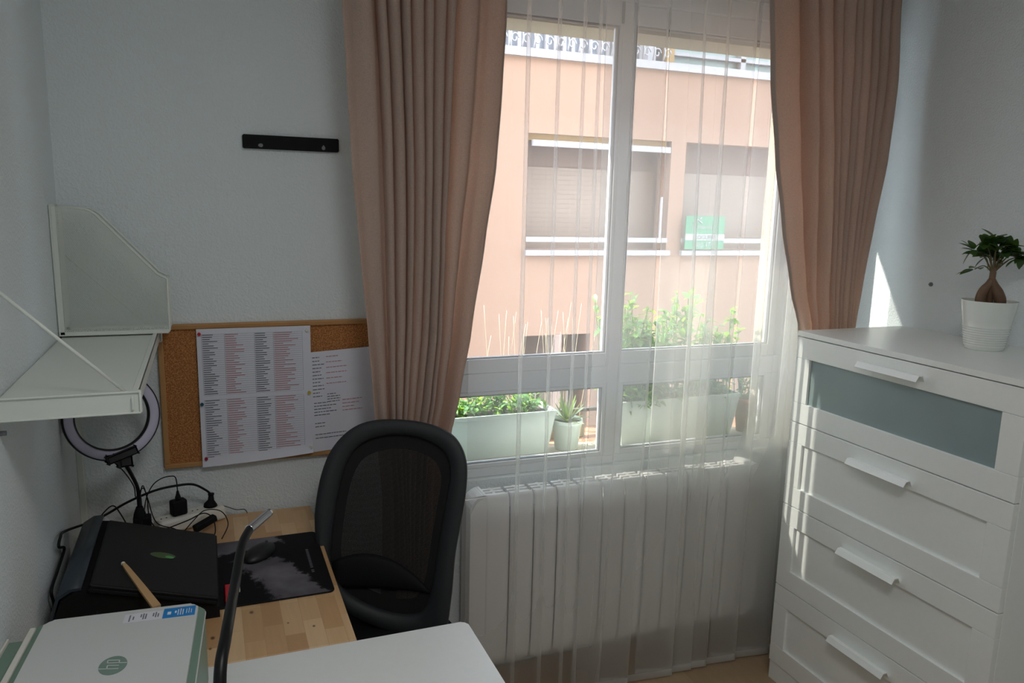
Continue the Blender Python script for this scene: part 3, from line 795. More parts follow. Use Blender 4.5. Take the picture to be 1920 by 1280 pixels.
# red tag with white label on the pad
t = thing('usb_stick', (.02, 1.735, KZ+.004), 'small red USB stick with a white label at the mouse pad edge', 'usb stick')
obj('case', MB().box(.008, .030, 1.692, 1.775, KZ+.0045, KZ+.0125, .002), M['red'], t)
obj('tab', MB().box(.030, .041, 1.742, 1.772, KZ+.0045, KZ+.0100, .001), M['whitep'], t)
b = MB()
for k in range(4): b.box(.032, .039, 1.746+k*.006, 1.749+k*.006, KZ+.0100, KZ+.0103)
obj('label_print', b, M['inkblack'], t)
obj('dark_button', MB().box(.012, .022, 1.700, 1.712, KZ+.0125, KZ+.0128), M['blackmatt'], t)

# laptop on its wedge stand
t = thing('laptop_stand', (-.16, 1.85, KZ), 'black wedge laptop stand with a rounded blue-grey back edge on the birch desk', 'laptop stand')
pr = [(-.004, 0), (-.004, .022), (-.010, .027), (-.245, .096), (-.275, .100), (-.300, .084), (-.312, .050), (-.314, .0)]
b = MB(); b.prism([Vector((x, 1.652, KZ+z)) for x, z in pr], (0, .385, 0)); obj('body', b, M['blackmatt'], t)
pr2 = [(-.262, .1015), (-.280, .1005), (-.303, .087), (-.3155, .050), (-.3160, .012), (-.322, .012), (-.322, .050), (-.308, .092), (-.284, .1065), (-.262, .1070)]
b = MB(); b.prism([Vector((x, 1.66, KZ+z)) for x, z in pr2], (0, .395, 0), smooth=True); obj('rounded_back', b, M['bluegrey'], t)
t = thing('laptop', (-.13, 1.83, KZ+.045), 'closed black laptop with a small green oval badge, lying tilted on the stand', 'laptop')
xa, za, xb, zb = -.250, KZ+.1010, -.010, KZ+.0310   # tilted slab, low edge towards the room
def tl(x, y, h):
    q = (x-xa)/(xb-xa); n = Vector((zb-za, 0, -(xb-xa))).normalized()*-1
    return Vector((x, y, za+(zb-za)*q))+n*h
def slab(b, x0, x1, y0, y1, h0, h1, bev=.0):
    n0 = len(b.bm.verts); vs = []
    for h in (h0, h1): vs.append([b.bm.verts.new(tl(*p, h)) for p in ((x0, y0), (x1, y0), (x1, y1), (x0, y1))])
    a, c = vs; fs = [b.bm.faces.new(a[::-1]), b.bm.faces.new(c)]+[b.bm.faces.new((a[i], a[(i+1) % 4], c[(i+1) % 4], c[i])) for i in range(4)]
    if bev: bmesh.ops.bevel(b.bm, geom=list({e for f in fs for e in f.edges}), offset=bev, segments=3, affect='EDGES')
b = MB(); slab(b, xa, xb, 1.642, 1.985, .0005, .012, .004); obj('base', b, M['blackmatt'], t)
b = MB(); slab(b, xa+.001, xb-.001, 1.643, 1.984, .0125, .020, .003); lid = obj('lid', b, M['lidtex'], t)
b = MB(); P = [tl(-.125+.026*math.cos(a), 1.818+.015*math.sin(a), .0201) for a in [2*math.pi*k/28 for k in range(28)]]; nrm = tl(0, 0, .0208)-tl(0, 0, .0201)
b.prism(P, nrm); obj('oval_badge', b, M['oval'], lid)
b = MB(); P = [tl(-.111+.009*math.cos(a), 1.812+.007*math.sin(a), .0207) for a in [2*math.pi*k/20 for k in range(20)]]; b.prism(P, nrm*.4); obj('badge_glint', b, M['oval2'], lid)  # painted glint: a lighter green disc on the badge
# wooden stick leaning on the laptop
p0, p1 = Vector((-.192, 1.742, KZ+.1065)), Vector((-.124, 1.580, KZ+.085))
t = thing('wooden_stick', (p1.x, p1.y, p1.z), 'flat pale wooden stick with a white bead tip lying across the laptop towards the printer', 'stick')
b = MB(); d = (p1-p0).normalized(); s_ = d.cross(Vector((0, 0, 1))).normalized(); n_ = s_.cross(d)
pts = [(0, .0030), (.02, .0048), (.07, .0062), (.12, .0072), (.188, .0080)]
P = [p0+d*a+s_*w_ for a, w_ in pts]+[p0+d*a-s_*w_ for a, w_ in pts[::-1]]
b.prism(P, n_*.006); obj('shaft', b, M['stick'], t)
b = MB(); b.ball(p0-d*.002+n_*.003, .0045); obj('bead', b, M['whitep'], t)
b = MB(); b.tube(smoothpath([p0-d*.004, p0+Vector((-.02, -.03, -.012)), p0+Vector((-.035, -.07, -.035)), p0+Vector((-.05, -.11, -.07))], 5), .0009, 6); obj('cord', b, M['cable'], t)

# power strip
ang = R(24); pc = Vector((-.088, 2.175, KZ)); rz = Matrix.Translation(pc) @ Matrix.Rotation(ang, 4, 'Z')
t = thing('power_strip', pc, 'white power strip lying behind the laptop on the birch desk', 'power strip')
b = MB(); b.box(-.070, .112, -.026, .026, .001, .040, .009, mat=rz); body = obj('body', b, M['whitep'], t)
for u in (-.050, -.010, .034, .078):
    b = MB(); b.lathe([(.0185, .0402), (.0195, .0410), (.0205, .0402)], (0, 0, 0), 24); b.bm.transform(rz @ Matrix.Translation((u, 0, 0)))
    o = obj('socket', b, M['whitep'], t)
    b = MB(); b.tube([rz @ Vector((u-.007, 0, .0402)), rz @ Vector((u-.007, 0, .0408))], .0022, 8); b.tube([rz @ Vector((u+.007, 0, .0402)), rz @ Vector((u+.007, 0, .0408))], .0022, 8)
    obj('contact_hole', b, M['blackmatt'], o)
def W(u, v=0, z=.04): return rz @ Vector((u, v, z))
# charger block
c0 = W(-.010)
t = thing('charger_plug', c0, 'square black charger plugged upright into the middle of the power strip', 'charger')
b = MB(); b.box(-.010-.020, -.010+.020, -.014, .014, .0412, .0412+.042, .005, mat=rz); obj('body', b, M['blackmatt'], t)
b = MB(); b.tube([W(-.010, 0, .082), W(-.010, 0, .090), W(-.010, 0, .098), W(-.010, 0, .108)], [.0085, .0075, .005, .0028], 10); obj('strain_relief', b, M['blackmatt'], t)
cp = [W(-.010, 0, .106), Vector((-.100, 2.172, .877)), Vector((-.113, 2.17, .884)), Vector((-.135, 2.17, .880)), Vector((-.156, 2.165, .866)), Vector((-.172, 2.150, .838)), Vector((-.180, 2.12, .80)), Vector((-.19, 2.07, .765)), Vector((-.20, 2.075, KZ+.004))]
b = MB(); b.tube(smoothpath(cp, 6), .0015, 8); obj('cable', b, M['cable'], t)
# thick plug and cable
c1 = W(.078)
t = thing('mains_plug', c1, 'black round mains plug with thick cable at the right end of the power strip', 'plug')
b = MB(); b.tube([W(.078, 0, .0412), W(.078, 0, .048), W(.080, 0, .058), W(.081, 0, .074)], [.0185, .017, .0085, .0065], 16); b.tube([W(.081, 0, .073), W(.081, 0, .077)], .0085, 14); obj('body', b, M['blackmatt'], t)
cp = [W(.081, 0, .074), Vector((-.027, 2.19, .828)), Vector((-.058, 2.178, .852)), Vector((-.100, 2.17, .856)), Vector((-.153, 2.165, .850)), Vector((-.218, 2.165, .826)), Vector((-.270, 2.16, .800)),
      Vector((-.300, 2.12, .800)), Vector((-.332, 1.96, .846)), Vector((-.330, 1.885, .862)), Vector((-.330, 1.86, .850)), Vector((-.332, 1.93, .815)), Vector((-.331, 1.83, .808)), Vector((-.331, 1.75, .800)), Vector((-.331, 1.76, .755)), Vector((-.331, 1.66, .745))]
b = MB(); b.tube(smoothpath(cp, 7), .0032, 8); obj('cable', b, M['cable'], t)
# loose thin cables
def cable(pts, r, lab):
    b = MB(); b.tube(smoothpath(pts, 7), r, 7); q = pts[0]
    obj('cable', b, M['cable'], origin=Vector(q), label=lab, cat='cable')
cable([(-.185, 2.12, KZ+.004), (-.160, 2.13, KZ+.012), (-.115, 2.115, KZ+.030), (-.07, 2.10, KZ+.050), (-.035, 2.13, KZ+.052), (-.012, 2.13, KZ+.035), (-.008, 2.08, KZ+.012), (-.03, 2.05, KZ+.003)], .0016, 'thin black cable looping in front of the power strip')
cable([(-.10, 2.09, KZ+.004), (-.06, 2.10, KZ+.046), (-.03, 2.13, KZ+.060), (.01, 2.15, KZ+.044), (.026, 2.12, KZ+.018), (.008, 2.06, KZ+.003)], .0014, 'thin black cable making a round loop right of the power strip')
cable([(-.02, 2.215, KZ+.046), (.02, 2.222, KZ+.030), (.05, 2.222, KZ+.016), (.072, 2.222, KZ+.014), (.080, 2.220, KZ+.003)], .0011, 'thin black wire end poking out right beyond the power strip')
cable([(-.20, 2.11, KZ+.004), (-.235, 2.15, .800), (-.255, 2.16, .822), (-.285, 2.155, .796), (-.29, 2.14, .79), (-.27, 2.13, KZ+.01)], .0017, 'thin black cable bent into an angular loop left of the ring light foot')
t = thing('cable_adapter', (-.05, 2.105, KZ+.052), 'long black inline adapter lying against the front of the power strip', 'adapter')
b = MB(); b.box(-.032, .032, -.010, .010, 0, .018, .004, mat=Matrix.Translation((-.030, 2.118, KZ+.020)) @ Matrix.Rotation(R(30), 4, 'Z') @ Matrix.Rotation(R(-14), 4, 'Y')); obj('body', b, M['blackmatt'], t)
b = MB(); b.tube(smoothpath([(-.055, 2.10, KZ+.018), (-.08, 2.085, KZ+.012), (-.10, 2.07, KZ+.004)], 4), .0016, 6); obj('lead', b, M['cable'], t)

# ring light
rc = Vector((-.232, 2.085, 1.083)); nrm = (Vector((0, 0, 1.55))-rc); nrm = (nrm.normalized()+Vector((.28, -.1, 0))).normalized()
u_ = Vector((0, 0, 1)).cross(nrm).normalized(); v_ = nrm.cross(u_)
t = thing('ring_light', (-.190, 2.11, KZ), 'round ring light with black rim on a stand, half hidden by the shelf', 'ring light')
def ringpts(r, off=0): return [rc+(u_*math.cos(a)+v_*math.sin(a))*r+nrm*off for a in [2*math.pi*k/72 for k in range(72)]]
def ringband(b, prof, mi=0):
    b.grid(lambda q, s_: Vector(rc+(u_*math.cos(2*math.pi*q)+v_*math.sin(2*math.pi*q))*prof[round(s_*(len(prof)-1))][0]+nrm*prof[round(s_*(len(prof)-1))][1]), 72, len(prof), mi, closeu=True)
b = MB(); ringband(b, [(.0865, .0085), (.0835, .008), (.082, -.004), (.085, -.014), (.096, -.018), (.106, -.014), (.1115, -.005), (.1115, .005), (.1085, .0085)]); obj('housing', b, M['black'], t)
b = MB(); ringband(b, [(.0865, .006), (.089, .0078), (.0975, .0085), (.106, .0078), (.1085, .006)]); obj('diffuser', b, M['diffuser'], t)
cb_ = rc-v_*.098
b = MB(); q = Matrix.Translation(cb_+u_*.012) @ Matrix(((u_.x, nrm.x, v_.x, 0), (u_.y, nrm.y, v_.y, 0), (u_.z, nrm.z, v_.z, 0), (0, 0, 0, 1)))
b.box(-.040, .030, .006, .030, -.008, .010, .003, mat=q @ Matrix.Rotation(R(-14), 4, 'Y')); b.box(-.012, .016, -.012, .024, -.030, .0, .004, mat=q); b.box(-.038, -.022, -.006, .014, -.012, .004, .003, mat=q)
obj('phone_clip', b, M['black'], t)
pb = cb_+u_*.014-v_*.02
fp = Vector((-.188, 2.125, KZ))
b = MB(); b.tube(smoothpath([pb, pb*.5+(fp+Vector((0, 0, .13)))*.5+Vector((.004, 0, 0)), fp+Vector((0, 0, .13)), fp+Vector((0, 0, .04))], 5), [.0048]*11+[.006]*5, 12); obj('pole', b, M['black'], t)
b = MB(); b.tube([fp+Vector((0, 0, .002)), fp+Vector((0, 0, .030)), fp+Vector((0, 0, .060)), fp+Vector((0, 0, .075)), fp+Vector((0, 0, .092))], [.020, .019, .017, .014, .008], 16)
b.box(fp.x-.014, fp.x+.026, fp.y-.016, fp.y+.016, KZ+.028, KZ+.066, .004); b.lathe([(0, 0), (.028, 0), (.030, .004), (.028, .010), (.018, .014)], fp, 32); obj('foot', b, M['blackmatt'], t)
b = MB(); b.tube(smoothpath([cb_-u_*.012-v_*.012, cb_+u_*.012-v_*.045, cb_+u_*.030-v_*.085, fp+Vector((-.006, -.004, .12)), fp+Vector((.012, -.01, .145)), fp+Vector((.020, -.008, .115)), fp+Vector((.024, -.014, .06)), fp+Vector((.05, -.03, .02)), fp+Vector((.07, -.05, .003))], 6), .0015, 7); obj('cord', b, M['cable'], t)
b = MB(); b.tube(smoothpath([fp+Vector((.0, -.018, .10)), fp+Vector((.012, -.02, .155)), fp+Vector((.022, -.02, .12)), fp+Vector((.04, -.03, .055)), fp+Vector((.085, -.03, .03)), fp+Vector((.10, -.035, .004))], 6), .0014, 7); obj('control_cord', b, M['cable'], t)

# ------------------------------------------------------------------ white desk in the foreground
t = thing('white_desk', (.08, .95, 0), 'white desk in the foreground that carries the printer', 'desk')
wy1 = 1.458; wx1 = .489; wy0 = .45; wz = .737
P = rr_pts(XL+.004, wx1, wy0, wy1, .014, wz-.034, 5)
b = MB(); b.prism(P, (0, 0, .034), smooth=False)
bmesh.ops.bevel(b.bm, geom=[e for e in b.bm.edges if abs(e.verts[0].co.z-e.verts[1].co.z) < 1e-4], offset=.002, segments=2, affect='EDGES')
obj('desktop', b, M['whitedesk'], t)
legs4(t, M['steelwhite'], XL+.06, wx1-.06, wy0+.06, wy1-.06, wz-.034, .02)
# printer
PZ = wz; PT = .888
rp = Matrix.Translation((-.027, 1.437, 0)) @ Matrix.Rotation(R(-5.5), 4, 'Z') @ Matrix.Translation((.027, -1.437, 0))
# local: right edge x=-.027, far edge y=1.437
lx0, lx1, ly0, ly1 = -.338, -.027, 1.012, 1.437
def turn(mb): mb.bm.transform(rpm); return mb
rpm = Matrix.Translation((-.027, 1.437, 0)) @ Matrix.Rotation(R(-4), 4, 'Z') @ Matrix.Translation((.027, -1.437, 0))
rpm = Matrix.Shear if 0 else rpm
t = thing('printer', (-.17, 1.22, PZ), 'white and sage green home printer on the white desk against the left wall', 'printer')
b = MB(); b.prism(rr_pts(lx0+.03, lx1, ly0, ly1, .022, PZ+.003, 6), (0, 0, PT-PZ-.012))
bmesh.ops.bevel(b.bm, geom=[e for e in b.bm.edges if all(v.co.z > PT-.02 for v in e.verts)], offset=.004, segments=3, affect='EDGES')
obj('body', turn(b), M['sage'], t)
b = MB(); b.prism(rr_pts(lx0+.052, lx1-.011, ly0+.006, ly1-.009, .014, PT-.0085, 6), (0, 0, .0085))
bmesh.ops.bevel(b.bm, geom=[e for e in b.bm.edges if all(v.co.z > PT-.001 for v in e.verts)], offset=.003, segments=3, affect='EDGES')
lid = obj('scanner_lid', turn(b), M['printerwhite'], t)
b = MB(); b.tube([p for p in rr_pts(lx0+.03, lx1, ly0, ly1, .022, PT-.016, 6)], .0016, 6, closed=True); obj('white_edge', turn(b), M['printerwhite'], t)
b = MB()   # folded rear paper support
b.box(lx0+.002, lx0+.028, ly0+.05, ly1-.045, PZ+.03, PT-.012, .004); obj('paper_support', turn(b), M['sage'], t)
b = MB(); b.box(lx0+.030, lx0+.040, ly0+.03, ly1-.02, PT-.010, PT-.004, .002); b.box(lx0+.002, lx0+.006, ly0+.05, ly1-.045, PT-.013, PT-.006, .001); obj('hinge_cover', turn(b), M['whitep'], t)
# logo: ellipse with the two slanted letters cut through it, reading towards the window
lc = Vector((-.164, 1.262)); ea, eb = .0205, .0265
def L3(a, c, h): # a: letter-up (towards the wall), c: reading direction (towards the window)
    return Vector((lc.x-a, lc.y+c, PT+h))
b = MB(); b.prism([L3(ea*math.cos(k*math.pi/24), eb*math.sin(k*math.pi/24), .0001) for k in range(48)], (0, 0, .0004)); obj('logo', b, M['logogreen'], lid)
b = MB()
def stroke(a0, c0, a1, c1, w_=.0017): 
    b.prism([L3(a0, c0-w_/2, .0005), L3(a1, c1-w_/2, .0005), L3(a1, c1+w_/2, .0005), L3(a0, c0+w_/2, .0005)], (0, 0, .0003))
def bar(a, c0, c1, w_=.0017): b.prism([L3(a-w_/2, c0, .0005), L3(a-w_/2, c1, .0005), L3(a+w_/2, c1, .0005), L3(a+w_/2, c0, .0005)], (0, 0, .0003))
sl = .3
stroke(-.009, -.0125, .0198, -.0125+sl*.0288); stroke(-.009, -.0030, .0080, -.0030+sl*.017); bar(.0080, -.0078, .0018)
stroke(-.0198, .0010, .0090, .0010+sl*.0288); stroke(-.0080, .0125, .0085, .0125+sl*.016); bar(.0088, .0092, .0170); bar(-.0084, .0040, .0125)
obj('logo_letters', b, M['printerwhite'], lid)
# stickers near the far right corner
def plate(x0, x1, y0, y1, h, m, nm):
    b = MB(); b.prism([(x0, y0, PT+h), (x1, y0, PT+h), (x1, y1, PT+h), (x0, y1, PT+h)], (0, 0, .0003)); return obj(nm, turn(b), m, lid)
plate(-.095, -.042, 1.384, 1.418, .0001, M['stickerblue'], 'blue_sticker')
plate(-.158, -.096, 1.384, 1.414, .0001, M['stickerwhite'], 'white_sticker')
b = MB(); rr = random.Random(4)
for x, y0, y1 in ((-.150, 1.387, 1.409), (-.144, 1.392, 1.403), (-.132, 1.398, 1.408), (-.128, 1.390, 1.410), (-.124, 1.390, 1.408), (-.112, 1.396, 1.408), (-.108, 1.392, 1.410), (-.104, 1.392, 1.404)):
    y = y0
    while y < y1:
        e = min(y1, y+rr.uniform(.002, .005)); b.prism([(x, y, PT+.0004), (x+.0022, y, PT+.0004), (x+.0022, e, PT+.0004), (x, e, PT+.0004)], (0, 0, .0002)); y = e+.0007
obj('sticker_print', turn(b), M['inkblack'], lid)
b = MB()
for x, y0, y1, w_ in ((-.088, 1.395, 1.405, .006), (-.076, 1.398, 1.406, .003), (-.071, 1.390, 1.410, .0016), (-.067, 1.390, 1.412, .0016), (-.063, 1.390, 1.409, .0016), (-.057, 1.393, 1.409, .0012), (-.053, 1.393, 1.411, .0012), (-.049, 1.393, 1.407, .0012)):
    b.prism([(x, y0, PT+.0004), (x+w_, y0, PT+.0004), (x+w_, y1, PT+.0004), (x, y1, PT+.0004)], (0, 0, .0002))
obj('sticker_symbols', turn(b), M['stickerwhite'], lid)
# gooseneck lamp standing on the white desk
t = thing('gooseneck_lamp', (-.02, .66, wz), 'black bendable gooseneck lamp with a silver tip rising in front of the desks', 'lamp')
gp = [(-.02, .66, wz+.02), (-.015, .66, .90), (-.006, .70, 1.05), (-.005, .745, 1.148), (.003, .790, 1.173), (.0145, .87, 1.185), (.026, .93, 1.207), (.037, .962, 1.214)]
b = MB(); sp = smoothpath(gp, 8); n = len(sp); b.tube(sp, [.0073-.0021*i/(n-1) for i in range(n)], 14); obj('neck', b, M['goose'], t)
tip = Vector(gp[-1]); tdir = Vector((.0635, .995, 1.220))-tip
b = MB(); b.tube([tip-tdir*.04, tip, tip+tdir*.9, tip+tdir], [.0062, .0056, .0052, .0048], 16); obj('tip', b, M['chrome'], t)
b = MB(); b.lathe([(0, 0), (.05, 0), (.052, .004), (.048, .014), (.012, .022), (.009, .030)], (-.02, .66, wz), 36); obj('base', b, M['black'], t)

# ------------------------------------------------------------------ office chair
cb = Vector((.44, 1.84, .50)); th = R(-26)
tx = Vector((math.cos(th), math.sin(th), 0)); nf = Vector((tx.y, -tx.x, 0)); tl_ = R(12)
upv = Vector((0, 0, 1))*math.cos(tl_)-nf*math.sin(tl_); nb = tx.cross(upv)
if nb.dot(nf) < 0: nb = -nb
def CP(u, v, d=0):
    c = .03*((u+.04)/.2)**2 + .015*math.sin(v*7)*0     # gentle wrap-around of the back
    return cb+tx*u+upv*v+nb*(c+d)
outer = [(-.046, .564), (-.118, .555), (-.167, .527), (-.204, .48), (-.225, .422), (-.236, .35), (-.237, .279), (-.223, .196), (-.196, .12), (-.153, .059), (-.094, .028), (-.028, .007), (.05, .002), (.112, .015), (.128, .104), (.134, .216), (.145, .30), (.156, .385), (.156, .455), (.139, .503), (.105, .537), (.04, .558)]
inner = [(-.044, .523), (-.102, .51), (-.144, .483), (-.168, .439), (-.182, .381), (-.191, .31), (-.196, .239), (-.195, .183), (-.17, .128), (-.125, .089), (-.052, .061), (.005, .055), (.047, .065), (.067, .101), (.079, .157), (.09, .255), (.101, .34), (.111, .41), (.110, .452), (.093, .487), (.064, .506), (.013, .521)]
t = thing('office_chair', (.36, 1.78, 0), 'black swivel office chair with a mesh back beside the birch desk', 'office chair')
b = MB(); so = smoothpath([(u, v, 0) for u, v in outer], 5, True); si = smoothpath([(u, v, 0) for u, v in inner], 5, True)
N = len(so)
prof_ = [(0, -.004), (0, .010), (.12, .017), (.5, .020), (.88, .014), (1, .006), (1, -.006), (.5, -.010)]
V = []
for i in range(N):
    V.append([b.bm.verts.new(CP(so[i].x+(si[i].x-so[i].x)*f, so[i].y+(si[i].y-so[i].y)*f, d)) for f, d in prof_])
for i in range(N):
    for k in range(len(prof_)):
        a, c = V[i], V[(i+1) % N]; f = b.bm.faces.new((a[k], a[(k+1) % 8], c[(k+1) % 8], c[k])); f.smooth = True
fr = obj('back_frame', b, M['frameplast'], t)
# mesh panel, a bit behind the frame's face, plus the black inner border
cen = Vector((-.045, .29, 0)); b = MB()
def panel(b, f0, f1, steps, d):
    prev = None
    for j in range(steps+1):
        f = f0+(f1-f0)*j/steps
        row = [b.bm.verts.new(CP(cen.x+(p.x-cen.x)*f, cen.y+(p.y-cen.y)*f, d)) for p in si] if f > 0 else None
        if row is None:
            c = b.bm.verts.new(CP(cen.x, cen.y, d))
            for i in range(N): b.bm.faces.new((prev[i], prev[(i+1) % N], c)).smooth = True
        elif prev:
            for i in range(N): b.bm.faces.new((prev[i], prev[(i+1) % N], row[(i+1) % N], row[i])).smooth = True
        prev = row
panel(b, 1.03, 0, 6, -.002); obj('back_mesh', b, M['chairnet'], t)
b = MB(); panel(b, 1.03, .84, 2, -.004); obj('mesh_border', b, M['blackmatt'], t)
# lumbar pad
b = MB()
def lum(u, v):
    x = -.190+.262*u; top_ = .215-.20*(u-.38)**2-.02*u; bot = .118
    return CP(x, bot+(top_-bot)*v, .004+.010*math.sin(math.pi*v)**.5*math.sin(math.pi*min(1, max(0, u)))**.4)
b.grid(lum, 16, 8); obj('lumbar_pad', b, M['blackmatt'], t, solid=.003)
# seat
sc_ = Vector((.44, 1.84, .462))+nf*.17; rs = Matrix.Translation(sc_) @ Matrix.Rotation(th, 4, 'Z')
b = MB(); P = rr_pts(-.25, .23, -.17, .235, .09, 0, 8); 
b.prism(P, (0, 0, .055)); b.bm.transform(Matrix.Identity(4))
bmesh.ops.bevel(b.bm, geom=[e for e in b.bm.edges if all(v.co.z > .05 for v in e.verts)], offset=.02, segments=4, affect='EDGES')
b.bm.transform(rs @ Matrix.Translation((-.03, 0, 0)))
for f in b.bm.faces: f.smooth = True
obj('seat', b, M['seatfab'], t)
b = MB(); sp0 = CP(-.04, .02, -.02)
b.tube(smoothpath([CP(-.045, .16, -.022), CP(-.045, .03, -.035), cb-Vector((0, 0, .09))+nb*-.03, sc_-Vector((0, 0, .02))], 5), .022, 12); obj('back_support', b, M['frameplast'], t)
hub = Vector((sc_.x, sc_.y, 0))
b = MB(); b.box(-.10, .10, -.09, .09, -.035, 0, .008, mat=rs); obj('tilt_mechanism', b, M['frameplast'], t)
b = MB(); b.tube([hub+Vector((0, 0, .09)), hub+Vector((0, 0, .25)), hub+Vector((0, 0, .251)), hub+Vector((0, 0, .425))], [.026, .026, .014, .014], 20); obj('gas_lift', b, M['frameplast'], t)
for k in range(5):
    a = R(56+72*k); d = Vector((math.cos(a), math.sin(a), 0)); s_ = Vector((-d.y, d.x, 0)); b = MB()
    L = .255
    b.prism([hub+Vector((0, 0, .075))+s_*.024, hub+Vector((0, 0, .075))-s_*.024, hub+d*L+Vector((0, 0, .062))-s_*.014, hub+d*L+Vector((0, 0, .062))+s_*.014], (0, 0, .028))
    o = obj('leg', b, M['frameplast'], t)
    for sg in (-1, 1):
        b = MB(); c = hub+d*(L-.01)+Vector((0, 0, .0262)); b.tube([c+s_*sg*.008, c+s_*sg*.022], .026, 18)
        if sg > 0: b.tube([c+Vector((0, 0, 0)), c+Vector((0, 0, .038))], .007, 10)
        obj('caster', b, M['black'], o)

# ------------------------------------------------------------------ outside the window
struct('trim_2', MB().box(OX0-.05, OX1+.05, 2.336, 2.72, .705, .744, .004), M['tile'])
t = thing('balcony_railing', (1.33, 2.74, .4), 'dark grey metal railing outside the window behind the planters', 'railing')
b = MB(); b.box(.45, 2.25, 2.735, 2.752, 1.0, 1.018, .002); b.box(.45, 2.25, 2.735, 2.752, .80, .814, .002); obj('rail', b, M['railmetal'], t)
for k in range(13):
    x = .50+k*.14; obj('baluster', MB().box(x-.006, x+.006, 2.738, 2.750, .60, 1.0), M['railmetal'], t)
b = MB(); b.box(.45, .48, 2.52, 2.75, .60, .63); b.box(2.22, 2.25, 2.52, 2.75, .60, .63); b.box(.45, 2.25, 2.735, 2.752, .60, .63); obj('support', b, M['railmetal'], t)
def planter(x0, x1, y0, y1, z0, z1, lab):
    t = thing('window_planter', ((x0+x1)/2, (y0+y1)/2, z0), lab, 'planter')
    ta = .022
    def ring(e, z): return [Vector((x0+e, y0+e, z)), Vector((x1-e, y0+e, z)), Vector((x1-e, y1-e, z)), Vector((x0+e, y1-e, z))]
    b = MB(); rs_ = [ring(ta, z0), ring(.003, z1-.014), ring(0, z1-.014), ring(0, z1), ring(.006, z1), ring(.008, z1-.02)]
    V = [[b.bm.verts.new(p) for p in r] for r in rs_]
    b.bm.faces.new(V[0])
    for a, c in zip(V, V[1:]):
        for i in range(4): b.bm.faces.new((a[i], a[(i+1) % 4], c[(i+1) % 4], c[i]))
    obj('box', b, M['planter'], t)
    b = MB(); b.poly(ring(.008, z1-.019)); obj('soil', b, M['soil'], t)
    return t
def herbs(t, x0, x1, y0, y1, z, h0, h1, n, seed, L=(.02, .04), shape=None, m='herb'):
    rr = random.Random(seed); st = MB(); lf = MB()
    for i in range(n):
        x = rr.uniform(x0, x1); y = rr.uniform(y0, y1); h = rr.uniform(h0, h1)*(shape((x-x0)/(x1-x0)) if shape else 1)
        p = Vector((x, y, z)); dx, dy = rr.uniform(-.05, .05), rr.uniform(-.04, .04)
        P = [p, p+Vector((dx*.3, dy*.3, h*.5)), p+Vector((dx, dy, h))]; sp = smoothpath(P, 3)
        st.tube(sp, .0016, 5)
        for k in range(int(4+h*45)):
            q = sp[rr.randrange(1, len(sp))]
            d = Vector((rr.uniform(-1, 1), rr.uniform(-1, 1), rr.uniform(-.4, .8)))
            leaf(lf, q+Vector((rr.uniform(-.008, .008),)*3), d, Vector((rr.uniform(-.5, .5), rr.uniform(-.5, .5), 1)).normalized(), rr.uniform(*L), rr.uniform(*L)*.62, .3, 3)
    obj('stems', st, M['herb'], t); obj('foliage', lf, M[m], t)
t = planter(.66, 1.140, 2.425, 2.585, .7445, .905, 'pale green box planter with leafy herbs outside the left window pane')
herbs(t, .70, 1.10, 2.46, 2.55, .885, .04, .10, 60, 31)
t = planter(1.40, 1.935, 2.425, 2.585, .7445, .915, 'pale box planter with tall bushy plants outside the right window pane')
herbs(t, 1.37, 1.95, 2.45, 2.60, .893, .16, .36, 150, 32, (.022, .044), lambda q: .72+.45*abs(math.sin(q*6.2+.9)))
herbs(t, 1.44, 1.62, 2.42, 2.46, .893, .02, .09, 18, 33)
# dry grass stalks standing along the railing
b = MB(); rr = random.Random(77)
for i in range(34):
    x = .72+rr.random()*.60; p = Vector((x, 2.60, .79)); h = rr.uniform(.35, .48); dx = rr.uniform(-.03, .07)
    b.tube(smoothpath([p, p+Vector((dx*.4, 0, h*.5)), p+Vector((dx, .01, h))], 3), .0009, 4)
b.box(.70, 1.34, 2.590, 2.610, .744, .795, .003)
obj('dry_stalks', b, M['stalk'], label='row of thin dry stalks rising from a narrow strip behind the left planter', cat='dried grass', kind='stuff')
# white pot with aloe
t = thing('aloe_pot', (1.206, 2.455, .7445), 'small white pot holding a spiky aloe between the two window planters', 'potted plant')
b = MB(); b.lathe([(0, 0), (.040, 0), (.042, .003), (.0545, .096), (.0575, .097), (.058, .112), (.054, .112), (.052, .098)], (1.206, 2.475, .7445), 40); obj('pot', b, M['planter'], t)
b = MB(); b.lathe([(0, .102), (.053, .100)], (1.206, 2.475, .7445), 24); obj('soil', b, M['soil'], t)
b = MB(); rr = random.Random(8)
for i in range(26):
    a = i*2.4; el = .35+.9*(i/26); d = Vector((math.cos(a)*math.cos(el), math.sin(a)*math.cos(el), math.sin(el)))
    leaf(b, Vector((1.206, 2.475, .842)), d, Vector((0, 0, 1)) if el < 1.2 else Vector((math.cos(a), math.sin(a), .3)), rr.uniform(.085, .125), .015, .22 if el < .8 else -.05, 6)
obj('leaves', b, M['aloe'], t)
# terracotta pot at the right end
t = thing('terracotta_pot', (1.985, 2.47, .7445), 'small square terracotta pot with a leafy sprig at the right end of the sill', 'potted plant')
b = MB(); c = (1.995, 2.47, .7445); b.lathe([(0, 0), (.028, 0), (.042, .118), (.045, .119), (.046, .138), (.040, .138), (.038, .12)], c, 32); obj('pot', b, M['terracotta'], t)
b = MB(); b.lathe([(0, .125), (.039, .122)], c, 20); obj('soil', b, M['soil'], t)
herbs(t, 1.975, 2.015, 2.45, 2.49, .865, .06, .16, 8, 41, (.015, .028))

